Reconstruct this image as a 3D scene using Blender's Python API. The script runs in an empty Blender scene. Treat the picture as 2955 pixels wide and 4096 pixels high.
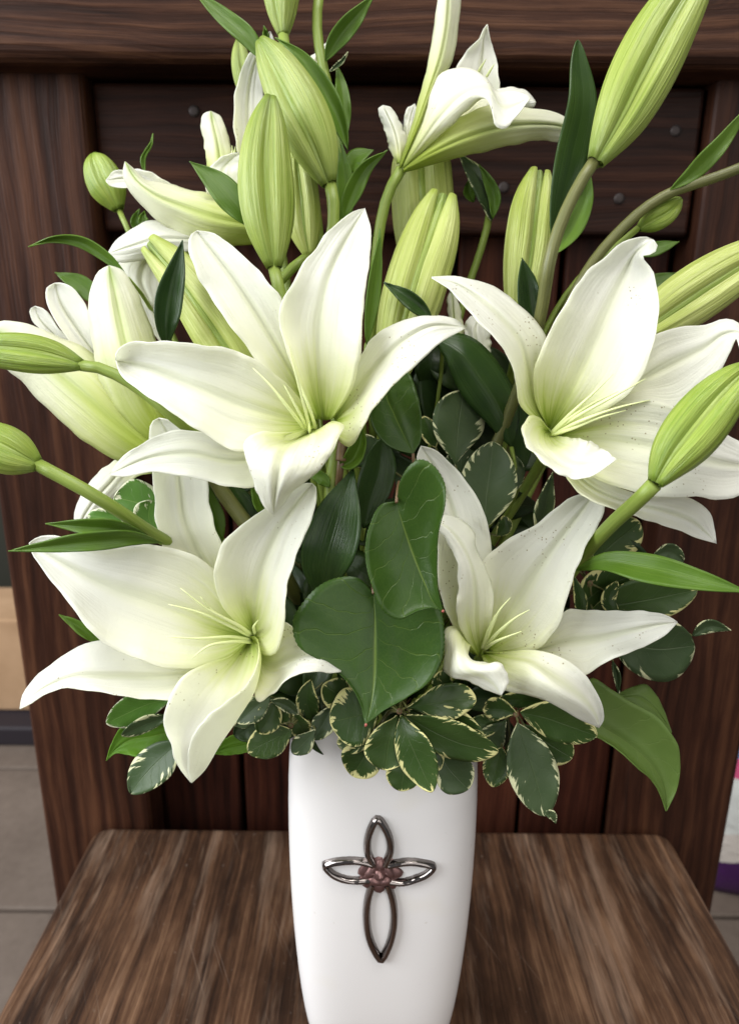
import bpy, math, random
import numpy as np
from mathutils import Vector, Matrix, noise

random.seed(7)
R = math.radians
SC = bpy.context.scene
COL = SC.collection

# ---------------------------------------------------------------- camera
CAM_H = 0.415                      # metres above the seat of the chair (seat top is z = 0)
cam_d = bpy.data.cameras.new('camera')
cam = bpy.data.objects.new('camera', cam_d)
COL.objects.link(cam)
cam_d.sensor_fit = 'VERTICAL'
cam_d.sensor_height = 36.0
cam_d.lens = 25.0
cam_d.clip_start = 0.01
cam_d.clip_end = 60.0
CAM_M = Matrix.Translation((0, 0, CAM_H)) @ Matrix.Rotation(R(90 - 16.4), 4, 'X') @ Matrix.Rotation(R(0.55), 4, 'Z')
cam.matrix_world = CAM_M
cam_d.dof.use_dof = True
cam_d.dof.focus_distance = 0.305
cam_d.dof.aperture_fstop = 10.0
SC.camera = cam

# ---------------------------------------------------------------- world and lamps
w = bpy.data.worlds.new('World')
SC.world = w
w.use_nodes = True
bg = w.node_tree.nodes['Background']
bg.inputs['Color'].default_value = (0.97, 0.98, 1.0, 1)
bg.inputs['Strength'].default_value = 0.17

def area(name, loc, target, size, energy, color, sizey=None):
    l = bpy.data.lights.new(name, 'AREA')
    l.shape = 'RECTANGLE'
    l.size = size
    l.size_y = sizey or size
    l.energy = energy
    l.color = color
    o = bpy.data.objects.new(name, l)
    COL.objects.link(o)
    o.location = loc
    d = Vector(target) - Vector(loc)
    o.rotation_euler = d.to_track_quat('-Z', 'Y').to_euler()
    return o

area('window_light', (-1.7, -0.15, 1.15), (0, 0.3, 0.25), 2.0, 84, (0.95, 0.975, 1.0), 1.5)
area('ceiling_light', (0.25, -0.1, 2.3), (0.0, 0.3, 0.2), 1.3, 43, (1.0, 0.97, 0.93))
area('front_fill_light', (0.7, -2.0, 1.2), (0, 0.3, 0.25), 2.2, 27, (1.0, 0.975, 0.94))  # added frontal fill to lift the petals, no real source

SC.view_settings.view_transform = 'Standard'
SC.view_settings.look = 'None'
SC.view_settings.exposure = 0.1
SC.view_settings.gamma = 1.0
SC.render.engine = 'CYCLES'
SC.cycles.use_denoising = True
SC.cycles.max_bounces = 8
SC.cycles.diffuse_bounces = 4
SC.cycles.transmission_bounces = 5
SC.cycles.caustics_reflective = False
SC.cycles.caustics_refractive = False

# ---------------------------------------------------------------- measuring helpers
FPX = 2845.0                       # focal length in pixels of the 2955 x 4096 photograph
CROP = {'D': (0, 0, 1.8062), 'c1': (0, 0, .9169), 'c2': (1400, 0, .9505), 'c3': (0, 900, .9169), 'c4': (1400, 900, .9505),
        'c5': (0, 1800, .9169), 'c6': (1100, 1800, 1.1339), 'c7': (0, 2700, .7946), 'c8': (1100, 2900, 1.1339),
        'k1': (1100, 1300, .61125), 'k2': (900, 2500, .61125), 'k3': (1800, 2500, .61125), 'k4': (300, 1700, .61125),
        'k7': (1200, 3200, .36675), 'k8': (900, 0, .42787)}

def ray(crop, x, y):
    ox, oy, s = CROP[crop]
    return Vector(((ox + x * s - 1477.5) / FPX, -(oy + y * s - 2048.0) / FPX, -1.0))

def P(crop, x, y, d):
    """world point that stands d metres deep in front of the camera on the sight line of a measured spot"""
    return CAM_M @ (ray(crop, x, y) * d)

def hermite(a, n):
    """smooth curve through the rows of a, n samples evenly spaced along it"""
    a = np.asarray(a, float)
    if len(a) == 1:
        return np.repeat(a, n, 0)
    seg = np.linalg.norm(np.diff(a[:, :2], axis=0), axis=1) + 1e-6
    t = np.concatenate([[0], np.cumsum(seg)])
    m = np.zeros_like(a)
    m[0] = (a[1] - a[0]) / seg[0]
    m[-1] = (a[-1] - a[-2]) / seg[-1]
    for i in range(1, len(a) - 1):
        d0 = (a[i] - a[i - 1]) / seg[i - 1]
        d1 = (a[i + 1] - a[i]) / seg[i]
        m[i] = (d0 * seg[i] + d1 * seg[i - 1]) / (seg[i] + seg[i - 1])
    s = np.linspace(0, t[-1], n)
    k = np.clip(np.searchsorted(t, s, side='right') - 1, 0, len(a) - 2)
    h = seg[k]
    x = ((s - t[k]) / h)[:, None]
    h = h[:, None]
    return ((2 * x**3 - 3 * x**2 + 1) * a[k] + (x**3 - 2 * x**2 + x) * h * m[k]
            + (-2 * x**3 + 3 * x**2) * a[k + 1] + (x**3 - x**2) * h * m[k + 1])

def prof(vals, n):
    v = np.asarray(vals, float)
    x = np.linspace(0, 1, len(v)) * len(v)
    return hermite(np.column_stack([x, np.zeros(len(v)), v]), n)[:, 2] if len(v) > 1 else np.full(n, v[0])

# ---------------------------------------------------------------- object helpers
def put(o, parent=None):
    COL.objects.link(o)
    if parent:
        o.parent = parent
    return o

def origin(o):
    p = Vector((0, 0, 0))
    while o:
        p += o.location
        o = o.parent
    return p

def mesh(name, verts, faces, mat, parent=None, uvs=None, smooth=True, thick=0):
    me = bpy.data.meshes.new(name)
    off = origin(parent) if parent else Vector((0, 0, 0))
    me.from_pydata([tuple(Vector(v) - off) for v in verts], [], faces)
    if uvs is not None:
        ul = me.uv_layers.new(name='UVMap')
        li = np.empty(len(me.loops), dtype=np.int32)
        me.loops.foreach_get('vertex_index', li)
        ul.data.foreach_set('uv', np.asarray(uvs, dtype=np.float32)[li].ravel())
    if smooth:
        me.polygons.foreach_set('use_smooth', [True] * len(me.polygons))
    me.materials.append(mat)
    o = bpy.data.objects.new(name, me)
    put(o, parent)
    if thick:
        md = o.modifiers.new('thickness', 'SOLIDIFY')
        md.thickness = thick
        md.offset = 0
    return o

def thing(name, label, cat, loc=(0, 0, 0), group=None):
    o = bpy.data.objects.new(name, None)
    o.empty_display_size = 0.01
    o.location = loc
    o['label'] = label
    o['category'] = cat
    if group:
        o['group'] = group
    return put(o)

def tag(o, label, cat, group=None):
    o['label'] = label
    o['category'] = cat
    if group:
        o['group'] = group
    return o

def grid_faces(nv, nu, close=False):
    f = []
    for i in range(nv - 1):
        for j in range(nu - 1 if not close else nu):
            k = (j + 1) % nu
            f.append((i * nu + j, i * nu + k, (i + 1) * nu + k, (i + 1) * nu + j))
    return f

_seed = [0]
def loft(name, crop, d0, rails, dz, mat, parent, nv=40, nu=19, ruffle=1.7, groove=1.2, thick=0.0004, vmax=1.0, teeth=0.0):
    """a blade (petal or leaf): rails run from its base to its tip, side by side; dz = depth of each rail in mm behind d0"""
    _seed[0] += 1
    sd = _seed[0] * 7.31
    pts = []
    for r_, z_ in zip(rails, dz):
        a = hermite(np.array([(x, y) for x, y in r_], float), nv)
        pts.append(np.column_stack([a, prof(z_, nv)]))
    pts = np.array(pts)                                       # rails, nv, 3
    nr = len(rails)
    verts, uvs = [], []
    tt = np.linspace(0, nr - 1, nu)
    for i in range(nv):
        v = i / (nv - 1)
        row = pts[:, i, :]
        # Catmull-Rom across the rails, uniform
        ext = np.vstack([2 * row[0] - row[1], row, 2 * row[-1] - row[-2]])
        for j, t in enumerate(tt):
            k = min(int(t), nr - 2)
            x = t - k
            p0, p1, p2, p3 = ext[k], ext[k + 1], ext[k + 2], ext[k + 3]
            if nr == 3:                                       # a parabola through the three rails
                tn = t / 2
                q = row[0] * (1 - tn) * (1 - 2 * tn) + row[1] * 4 * tn * (1 - tn) + row[2] * tn * (2 * tn - 1)
            else:
                q = 0.5 * (2 * p1 + (p2 - p0) * x + (2 * p0 - 5 * p1 + 4 * p2 - p3) * x**2 + (3 * p1 - p0 - 3 * p2 + p3) * x**3)
            u = j / (nu - 1)
            e = abs(2 * u - 1)
            env = min(1, v * 3) * min(1, (1 - v) * 6)
            z = q[2] + ruffle * env * e**2 * 2.0 * noise.noise(Vector((sd + (3 if u > .5 else 0), v * 5.0, u)))
            z += ruffle * env * 0.8 * noise.noise(Vector((sd + u * 2.2, v * 3.2, 9.1)))
            z += ruffle * env * .55 * e**4 * noise.noise(Vector((sd + (7 if u > .5 else 0), v * 17.0, u * 6)))
            z += groove * (math.exp(-((u - .5) / .045)**2) - .55 * math.exp(-((e - .20) / .10)**2)) * env
            jx = ruffle * env * e**3 * .5 / (CROP[crop][2] * d0 / FPX * 1000.0)
            qx = q[0] + jx * noise.noise(Vector((sd + 11, v * 13.0, u * 3)))
            qy = q[1] + jx * noise.noise(Vector((sd + 23, v * 13.0, u * 3)))
            if teeth and e > .99 and i % 2 and .03 < v < .97:
                qx += (row[nr // 2, 0] - qx) * teeth
                qy += (row[nr // 2, 1] - qy) * teeth
            verts.append(P(crop, qx, qy, d0 + z / 1000.0))
            uvs.append((u, v * vmax))
    return mesh(name, verts, grid_faces(nv, nu), mat, parent, uvs, thick=thick)

def _shape(skew, p0, p1):
    """leaf width along its length: widest at skew, p0 / p1 < 1 give blunt, > 1 give drawn-out ends"""
    def f(v):
        v = np.asarray(v)
        lo = np.sin(np.clip(v / skew, 0, 1) * math.pi / 2)**p0
        hi = np.cos(np.clip((v - skew) / (1 - skew), 0, 1) * math.pi / 2)**p1
        return np.where(v < skew, lo, hi)
    return f
SHAPES = {'lance': _shape(.42, .8, 1.05), 'obov': _shape(.64, 1.2, .52), 'ovate': _shape(.34, .5, .95), 'ellip': _shape(.52, .85, .58)}

def blade(name, crop, d0, pts, width, mat, parent, shape='lance', roll=0, fold=2.0, nv=26, nu=11, ruffle=1.1, thick=0.0005):
    """a leaf given by its midrib (x, y[, mm behind d0]) from base to tip and its greatest width"""
    a = np.array([(p[0], p[1], p[2] if len(p) > 2 else 0.0) for p in pts], float)
    dense = hermite(a, 160)
    vs = 1 - (1 - np.linspace(0, 1, nv))**1.5                 # rows crowd towards the tip so that it comes out round
    vs = np.where(vs < .12, np.linspace(0, 1, nv) * 1.5 * (1 - .5 * np.linspace(0, 1, nv)), vs)
    vd = np.linspace(0, 1, 160)
    c = np.column_stack([np.interp(vs, vd, dense[:, k]) for k in range(3)])
    tgd = np.gradient(dense[:, :2], axis=0)
    tg = np.column_stack([np.interp(vs, vd, tgd[:, k]) for k in range(2)])
    tg /= (np.linalg.norm(tg, axis=1)[:, None] + 1e-9)
    pr = np.column_stack([-tg[:, 1], tg[:, 0]])
    hw = SHAPES[shape](vs).clip(0.012, None) * width / 2
    mm = CROP[crop][2] * d0 / FPX * 1000.0
    _seed[0] += 1
    sd = _seed[0] * 5.17
    curl = 5.0 * noise.noise(Vector((sd, 3.3, 1.7)))
    fold = fold * (1 + .8 * noise.noise(Vector((sd, 8.3, 4.7))))
    verts, uvs = [], []
    for i in range(nv):
        v = vs[i]
        for j in range(nu):
            s = 2 * j / (nu - 1) - 1
            h = hw[i] * s
            h *= 1 + 0.10 * noise.noise(Vector((sd + (5 if s > 0 else 0), v * 3, 0)))
            x, y = c[i, :2] + pr[i] * h * math.cos(R(roll))
            z = c[i, 2] + h * mm * math.sin(R(roll)) - fold * abs(s)**1.3 * (hw[i] * 2 / width)
            z += curl * v * v + ruffle * 1.6 * s * s * noise.noise(Vector((sd + (3 if s > 0 else 0), v * 4.5, s)))
            verts.append(P(crop, x, y, d0 + z / 1000.0))
            uvs.append((j / (nu - 1), v))
    return mesh(name, verts, grid_faces(nv, nu), mat, parent, uvs, thick=thick)

def tube3(name, pts, rad, mat, parent, seg=10, n=None):
    """round stem through 3D points; rad is one radius or one for each point, in metres"""
    p = np.array([tuple(q) for q in pts], float)
    rr = np.full(len(p), rad) if np.isscalar(rad) else np.asarray(rad, float)
    n = n or max(10, 5 * len(p))
    seg_l = np.linalg.norm(np.diff(p, axis=0), axis=1) + 1e-7
    t = np.concatenate([[0], np.cumsum(seg_l)])
    # hermite in 3D by chord length
    m = np.zeros_like(p)
    m[0] = (p[1] - p[0]) / seg_l[0]
    m[-1] = (p[-1] - p[-2]) / seg_l[-1]
    for i in range(1, len(p) - 1):
        m[i] = ((p[i] - p[i-1]) / seg_l[i-1] * seg_l[i] + (p[i+1] - p[i]) / seg_l[i] * seg_l[i-1]) / (seg_l[i] + seg_l[i-1])
    s = np.linspace(0, t[-1], n)
    k = np.clip(np.searchsorted(t, s, side='right') - 1, 0, len(p) - 2)
    h = seg_l[k][:, None]
    x = ((s - t[k]) / seg_l[k])[:, None]
    c = ((2*x**3 - 3*x**2 + 1) * p[k] + (x**3 - 2*x**2 + x) * h * m[k] + (-2*x**3 + 3*x**2) * p[k+1] + (x**3 - x**2) * h * m[k+1])
    r = np.interp(s, t, rr)
    verts, uvs = [], []
    ref = Vector((0.31, 0.87, 0.2))
    for i in range(n):
        tg = Vector(c[min(i + 1, n - 1)] - c[max(i - 1, 0)]).normalized()
        a = (ref - tg * ref.dot(tg)).normalized()
        ref = a
        b = tg.cross(a)
        for j in range(seg):
            th = 2 * math.pi * j / seg
            verts.append(Vector(c[i]) + (a * math.cos(th) + b * math.sin(th)) * r[i])
            uvs.append((j / seg, s[i] * 20))
    f = grid_faces(n, seg, True)
    f.append(tuple(range(seg))[::-1])
    f.append(tuple((n - 1) * seg + j for j in range(seg)))
    return mesh(name, verts, f, mat, parent, uvs)

MOUTH = Vector((0.007, 0.318, 0.222))
def stem(crop, d0, pts, r_mm, mat, parent, tail=True, name='stem', spread=None):
    """stem along measured points (x, y[, mm]) and, with tail, on down through the mouth of the vase"""
    q = [P(crop, p[0], p[1], d0 + (p[2] if len(p) > 2 else 0) / 1000.0) for p in pts]
    if tail:
        e = q[-1]
        mx = max(-.028, min(.028, (e.x - MOUTH.x) * .25)) + random.uniform(-.008, .008)
        my = random.uniform(-.016, .02)
        m1 = MOUTH + Vector((mx, my, .012))
        q.append(e.lerp(m1, .55) + Vector((0, .016, -.012)))
        q.append(m1)
        q.append(MOUTH + Vector((-mx * .6, -my * .4, -.11)))
    return tube3(name, q, r_mm / 1000.0, mat, parent)

BUDP = [.28, .57, .80, .94, 1.0, 1.0, .95, .86, .73, .53, .22]
def bud(crop, d0, axis, width, parent, mat, core, roll=60, split=0.0, prof_=BUDP, nv=26, groove=.40, lobe=.93):
    """lily bud: three outer tepals closing round a core that shows as ridges in the grooves"""
    a = np.array([(p[0], p[1], p[2] if len(p) > 2 else 0.0) for p in axis], float)
    c2 = hermite(a, nv)
    c = [P(crop, q[0], q[1], d0 + q[2] / 1000.0) for q in c2]
    hw = width / 2 * CROP[crop][2] * d0 / FPX
    rad = prof(prof_, nv) * hw
    fr = []
    for i in range(nv):
        tg = (c[min(i + 1, nv - 1)] - c[max(i - 1, 0)]).normalized()
        to = (Vector((0, 0, CAM_H)) - c[i]).normalized()
        n_ = (to - tg * to.dot(tg)).normalized()
        fr.append((n_, tg.cross(n_)))
    out = []
    nu = 31
    for k in range(3):
        th0 = R(roll + 120 * k)
        verts, uvs = [], []
        for i in range(nv):
            v = i / (nv - 1)
            n_, b_ = fr[i]
            op = split * max(0, v - .62)**1.3 * hw * 2.6
            cdir = n_ * math.cos(th0) + b_ * math.sin(th0)
            for j in range(nu):
                s = 2 * j / (nu - 1) - 1
                ph = R(61) * s
                rr = rad[i] * (lobe + .07 * math.cos(ph * 2) - groove * abs(s)**3.6)
                rr *= 1 + (.016 * math.sin(s * 19 + k) + .011 * math.sin(s * 31 + 2 * k + 3 * v) + .03 * noise.noise(Vector((s * 6, v * 2.2, k + hw * 900)))) * min(1, 5 * v) * min(1, 5 * (1 - v))
                d = n_ * math.cos(th0 + ph) + b_ * math.sin(th0 + ph)
                verts.append(c[i] + d * rr + cdir * op)
                uvs.append((j / (nu - 1), v))
        out.append(mesh('tepal', verts, grid_faces(nv, nu), mat, parent, uvs, thick=.0004))
    verts, uvs = [], []
    ns = 24
    for i in range(nv):
        n_, b_ = fr[i]
        for j in range(ns):
            th = 2 * math.pi * j / ns + R(roll)
            rr = rad[i] * (.62 + .13 * max(0, -math.cos(3 * (th - R(roll))))**3)
            verts.append(c[i] + (n_ * math.cos(th) + b_ * math.sin(th)) * rr)
            uvs.append((j / ns, i / (nv - 1)))
    mesh('inner_tepals', verts, grid_faces(nv, ns, True), core, parent, uvs)
    return out

# ---------------------------------------------------------------- materials
class NT:
    def __init__(self, name):
        self.m = bpy.data.materials.new(name)
        self.m.use_nodes = True
        self.t = self.m.node_tree
        self.t.nodes.clear()
        self.out = self.t.nodes.new('ShaderNodeOutputMaterial')
    def n(self, typ, ins=None, **props):
        nd = self.t.nodes.new('ShaderNode' + typ)
        for k, v in props.items():
            setattr(nd, k, v)
        for k, v in (ins or {}).items():
            if hasattr(v, 'is_output'):
                self.t.links.new(v, nd.inputs[k])
            else:
                nd.inputs[k].default_value = v
        return nd
    def math(self, op, a, b=None, c=None, clamp=False):
        nd = self.t.nodes.new('ShaderNodeMath')
        nd.operation = op
        nd.use_clamp = clamp
        for i, v in enumerate((a, b, c)):
            if v is None:
                continue
            if hasattr(v, 'is_output'):
                self.t.links.new(v, nd.inputs[i])
            else:
                nd.inputs[i].default_value = v
        return nd.outputs[0]
    def ramp(self, fac, stops, interp='LINEAR'):
        nd = self.t.nodes.new('ShaderNodeValToRGB')
        cr = nd.color_ramp
        cr.interpolation = interp
        while len(cr.elements) < len(stops):
            cr.elements.new(0.5)
        for e, (p, c) in zip(cr.elements, stops):
            e.position = p
            e.color = (*c, 1) if len(c) == 3 else c
        self.t.links.new(fac, nd.inputs[0])
        return nd.outputs[0]
    def mix(self, fac, a, b, blend='MIX'):
        nd = self.t.nodes.new('ShaderNodeMix')
        nd.data_type = 'RGBA'
        nd.blend_type = blend
        for sock, v in ((nd.inputs[0], fac), (nd.inputs[6], a), (nd.inputs[7], b)):
            if hasattr(v, 'is_output'):
                self.t.links.new(v, sock)
            elif isinstance(v, (int, float)):
                sock.default_value = v
            else:
                sock.default_value = (*v, 1) if len(v) == 3 else v
        return nd.outputs[2]
    def uv(self):
        tc = self.n('TexCoord')
        sp = self.n('SeparateXYZ', {0: tc.outputs['UV']})
        return tc, sp.outputs[0], sp.outputs[1]
    def vec(self, x, y, z=0.0):
        return self.n('CombineXYZ', {0: x, 1: y, 2: z}).outputs[0]
    def noise(self, vec, scale, detail=3, rough=.55, dist=0.0):
        return self.n('TexNoise', {'Vector': vec, 'Scale': scale, 'Detail': detail, 'Roughness': rough, 'Distortion': dist}).outputs[0]
    def bump(self, h, strength=.3, dist=.001, normal=None):
        nd = self.n('Bump', {'Height': h, 'Strength': strength, 'Distance': dist})
        if normal is not None:
            self.t.links.new(normal, nd.inputs['Normal'])
        return nd.outputs[0]
    def bsdf(self, color, rough=.5, spec=.5, normal=None, metal=0.0, **kw):
        ins = {'Base Color': color if hasattr(color, 'is_output') else (*color, 1), 'Roughness': rough, 'Specular IOR Level': spec, 'Metallic': metal}
        ins.update(kw)
        nd = self.n('BsdfPrincipled', ins)
        if normal is not None:
            self.t.links.new(normal, nd.inputs['Normal'])
        return nd.outputs[0]
    def done(self, sh):
        self.t.links.new(sh, self.out.inputs[0])
        return self.m
    def blend(self, fac, a, b):
        return self.n('MixShader', {0: fac, 1: a, 2: b}).outputs[0]

def rnd(n):
    return n.n('ObjectInfo').outputs['Random']

def petal_mat(name, outer=False, specks=.0, pale=0.0):
    n = NT(name)
    tc, u, v = n.uv()
    r = rnd(n)
    off = n.math('MULTIPLY', r, 37.0)
    e = n.math('ABSOLUTE', n.math('SUBTRACT', u, .5))                       # 0 at the midrib, .5 at the edge
    vein = n.noise(n.vec(n.math('MULTIPLY', u, 26.0), n.math('MULTIPLY', v, 1.6), off), 1.0, 3, .6)
    broad = n.noise(n.vec(n.math('MULTIPLY', u, 5.0), n.math('MULTIPLY', v, 2.2), off), 1.0, 2, .5)
    vv = n.math('ADD', v, n.math('MULTIPLY', n.math('SUBTRACT', vein, .5), .22))
    vv = n.math('ADD', vv, n.math('MULTIPLY', n.math('SUBTRACT', broad, .5), .22))
    vv = n.math('ADD', vv, n.math('MULTIPLY', e, .12))
    if outer:
        col = n.ramp(vv, [(0, (.32, .43, .04)), (.18, (.48, .58, .10)), (.42, (.69, .74, .32)), (.65, (.83, .84, .64)), (1.0, (.87, .87, .78))])
        st = n.math('SUBTRACT', 1.0, n.math('MULTIPLY', e, 5.0), clamp=True)
        st = n.math('MULTIPLY', n.math('POWER', st, 1.3), n.math('MULTIPLY_ADD', vein, 1.1, .15), clamp=True)
        col = n.mix(n.math('MULTIPLY', st, .85), col, (.44, .56, .05))
        tip = n.math('MULTIPLY', n.math('SUBTRACT', v, .86), 7.0, clamp=True)
        col = n.mix(n.math('MULTIPLY', tip, n.math('SUBTRACT', 1.0, n.math('MULTIPLY', e, 2.6), clamp=True)), col, (.30, .44, .04))
    else:
        col = n.ramp(vv, [(0, (.22, .34, .02)), (.055, (.38, .50, .06)), (.12, (.63, .70, .24)), (.23, (.80, .82, .52)), (.38, (.865, .865, .73)), (.66, (.885, .883, .83)), (1.0, (.90, .90, .87))])
        st = n.math('SUBTRACT', 1.0, n.math('MULTIPLY', e, 9.0), clamp=True)
        col = n.mix(n.math('MULTIPLY', st, .28), col, (.66, .72, .33))
    col = n.mix(n.math('MULTIPLY', n.math('SUBTRACT', vein, .45, clamp=True), .35), col, (.74, .75, .56))
    if specks:
        obj = tc.outputs['Object']
        cl = n.noise(obj, 45.0, 2, .5)
        vo = n.n('TexVoronoi', {'Vector': obj, 'Scale': 640.0})
        sm = n.math('LESS_THAN', vo.outputs['Distance'], .22)
        rs = n.n('SeparateXYZ', {0: vo.outputs['Color']}).outputs[0]
        sm = n.math('MULTIPLY', sm, n.math('GREATER_THAN', rs, .60))
        cl = n.math('MULTIPLY', n.math('SUBTRACT', cl, .62 - specks), 14.0, clamp=True)
        col = n.mix(n.math('MULTIPLY', n.math('MULTIPLY', sm, cl), .75), col, (.26, .17, .06))
        # bruised edge and tip: faint brown film
        br = n.math('MULTIPLY', n.math('SUBTRACT', n.noise(obj, 70.0, 4, .65), .66), 5.0, clamp=True)
        col = n.mix(n.math('MULTIPLY', br, .35), col, (.55, .48, .33))
    h = n.math('ADD', n.math('MULTIPLY', vein, .9), n.math('MULTIPLY', n.noise(tc.outputs['Object'], 900.0, 3, .6), .35))
    pk = n.noise(tc.outputs['Object'], 150.0, 3, .6)
    h = n.math('ADD', h, n.math('MULTIPLY', pk, n.math('ADD', n.math('MULTIPLY', e, 1.6), n.math('MULTIPLY', n.math('SUBTRACT', v, .6, clamp=True), 2.0))))
    h = n.math('ADD', h, n.math('MULTIPLY', broad, 2.2))
    nb = n.bump(h, .42, .0012)
    pr = n.bsdf(col, .42, .35, nb)
    tr = n.n('BsdfTranslucent', {'Color': n.mix(.35, col, (.86, .90, .55))})
    return n.done(n.blend(.48, pr, tr.outputs[0]))

def bud_mat(name, a, b, dark):
    n = NT(name)
    tc, u, v = n.uv()
    off = n.math('MULTIPLY', rnd(n), 31.0)
    vein = n.noise(n.vec(n.math('MULTIPLY', u, 32.0), n.math('MULTIPLY', v, 1.6), off), 1.0, 3, .55)
    fine = n.noise(n.vec(n.math('MULTIPLY', u, 44.0), n.math('MULTIPLY', v, 4.0), off), 1.0, 3, .6)
    big = n.noise(n.vec(n.math('MULTIPLY', u, 2.0), n.math('MULTIPLY', v, 2.0), off), 1.0, 2, .5)
    c = n.ramp(n.math('ADD', n.math('MULTIPLY', vein, .6), n.math('MULTIPLY', big, .4)), [(.34, a), (.64, b)])
    e = n.math('ABSOLUTE', n.math('SUBTRACT', u, .5))
    c = n.mix(n.math('MULTIPLY', n.math('SUBTRACT', e, .40), 5.0, clamp=True), c, b)
    tip = n.math('MULTIPLY', n.math('SUBTRACT', v, .84), 5.0, clamp=True)
    bs = n.math('MULTIPLY', n.math('SUBTRACT', .12, v), 6.0, clamp=True)
    c = n.mix(n.math('MULTIPLY', n.math('MAXIMUM', tip, bs), .7), c, dark)
    h = n.math('ADD', vein, n.math('MULTIPLY', fine, .5))
    pr = n.bsdf(c, .36, .5, n.bump(h, .55, .0014))
    tr = n.n('BsdfTranslucent', {'Color': c})
    return n.done(n.blend(.16, pr, tr.outputs[0]))

def leaf_mat(name, base, alt, veincol, kind='parallel', gloss=.34, trans=.14, transcol=None, margin=None):
    n = NT(name)
    tc, u, v = n.uv()
    r = rnd(n)
    off = n.math('MULTIPLY', r, 53.0)
    s = n.math('SUBTRACT', u, .5)
    e = n.math('ABSOLUTE', s)
    big = n.noise(tc.outputs['Object'], 60.0, 3, .55)
    fac = n.math('ADD', n.math('MULTIPLY', big, .8), n.math('MULTIPLY', n.math('SUBTRACT', r, .5), .35))
    col = n.mix(n.math('MULTIPLY_ADD', fac, 1.6, -.35, clamp=True), base, alt)
    mid = n.math('SUBTRACT', 1.0, n.math('MULTIPLY', e, 60.0), clamp=True)
    if kind == 'parallel':
        ln = n.noise(n.vec(n.math('MULTIPLY', u, 34.0), n.math('MULTIPLY', v, .8), off), 1.0, 2, .5)
        col = n.mix(n.math('MULTIPLY', n.math('SUBTRACT', ln, .5, clamp=True), 1.3, clamp=True), col, veincol)
        col = n.mix(n.math('MULTIPLY', mid, .35), col, veincol)
        h = n.math('SUBTRACT', ln, n.math('MULTIPLY', mid, .7))
        nb = n.bump(h, .28, .001)
    else:
        # pinnate side veins that leave the midrib and run to the edge, with a fine net between
        wob = n.math('MULTIPLY', n.math('SUBTRACT', n.noise(n.vec(n.math('MULTIPLY', u, 5.0), n.math('MULTIPLY', v, 5.0), off), 1.0, 2, .5), .5), .9)
        side = n.math('MULTIPLY', n.math('GREATER_THAN', s, 0.0), .45)
        t = n.math('ADD', n.math('SUBTRACT', n.math('MULTIPLY', v, 6.5), n.math('MULTIPLY', n.math('POWER', n.math('MULTIPLY', e, 2.0), .8), 1.7)), n.math('ADD', wob, side))
        fr = n.math('ABSOLUTE', n.math('SUBTRACT', n.math('FRACT', t), .5))
        lat = n.math('SUBTRACT', 1.0, n.math('MULTIPLY', fr, 34.0), clamp=True)
        vo = n.n('TexVoronoi', {'Vector': n.vec(n.math('MULTIPLY', u, 9.0), n.math('MULTIPLY', v, 13.0), off), 'Scale': 1.0}, feature='DISTANCE_TO_EDGE')
        net = n.math('SUBTRACT', 1.0, n.math('MULTIPLY', vo.outputs['Distance'], 34.0), clamp=True)
        vo2 = n.n('TexVoronoi', {'Vector': n.vec(n.math('MULTIPLY', u, 34.0), n.math('MULTIPLY', v, 46.0), off), 'Scale': 1.0}, feature='DISTANCE_TO_EDGE')
        net2 = n.math('SUBTRACT', 1.0, n.math('MULTIPLY', vo2.outputs['Distance'], 9.0), clamp=True)
        k = .85 if kind == 'net' else .35
        veins = n.math('MAXIMUM', n.math('MAXIMUM', mid, n.math('MULTIPLY', lat, .42)), n.math('MULTIPLY', net, .05))
        col = n.mix(n.math('MULTIPLY', veins, k), col, veincol)
        col = n.mix(n.math('MULTIPLY', net2, .07 * k), col, veincol)
        h = n.math('ADD', n.math('MULTIPLY', veins, -1.0), n.math('MULTIPLY', big, 1.5))
        nb = n.bump(h, .32, .001)
    if margin:
        cream, lo = margin
        # ragged cream edge: cream enters from the rim along the side veins
        edge = n.math('POWER', n.math('MAXIMUM', n.math('MULTIPLY', e, 2.0), n.math('MULTIPLY_ADD', v, 2.6, -1.62)), 2.0)
        rag = n.noise(n.vec(n.math('MULTIPLY', n.math('SUBTRACT', v, n.math('MULTIPLY', e, .7)), 15.0), n.math('MULTIPLY', u, 2.6), off), 1.0, 3, .65)
        big2 = n.noise(n.vec(n.math('MULTIPLY', u, 2.3), n.math('MULTIPLY', v, 2.3), n.math('ADD', off, 9.0)), 1.0, 2, .5)
        m = n.math('ADD', edge, n.math('MULTIPLY', n.math('SUBTRACT', rag, .5), 2.2))
        m = n.math('ADD', m, n.math('MULTIPLY', n.math('SUBTRACT', big2, .5), 2.0))
        m = n.math('MULTIPLY', n.math('SUBTRACT', m, lo), 12.0, clamp=True)
        col = n.mix(m, col, cream)
    pr = n.bsdf(col, gloss, .27, nb)
    tr = n.n('BsdfTranslucent', {'Color': n.mix(.6, col, transcol or (.25, .42, .05))})
    return n.done(n.blend(trans, pr, tr.outputs[0]))

def stem_mat(name, a, b):
    n = NT(name)
    tc, u, v = n.uv()
    ns = n.noise(n.vec(n.math('MULTIPLY', u, 9.0), v, n.math('MULTIPLY', rnd(n), 20.0)), 2.0, 4, .6)
    c = n.mix(n.math('MULTIPLY_ADD', ns, 2.0, -.5, clamp=True), a, b)
    sp = n.noise(tc.outputs['Object'], 1400.0, 2, .5)
    c = n.mix(n.math('MULTIPLY', n.math('SUBTRACT', sp, .58), 3.0, clamp=True), c, b)
    return n.done(n.bsdf(c, .42, .4, n.bump(ns, .3, .0008)))

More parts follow.
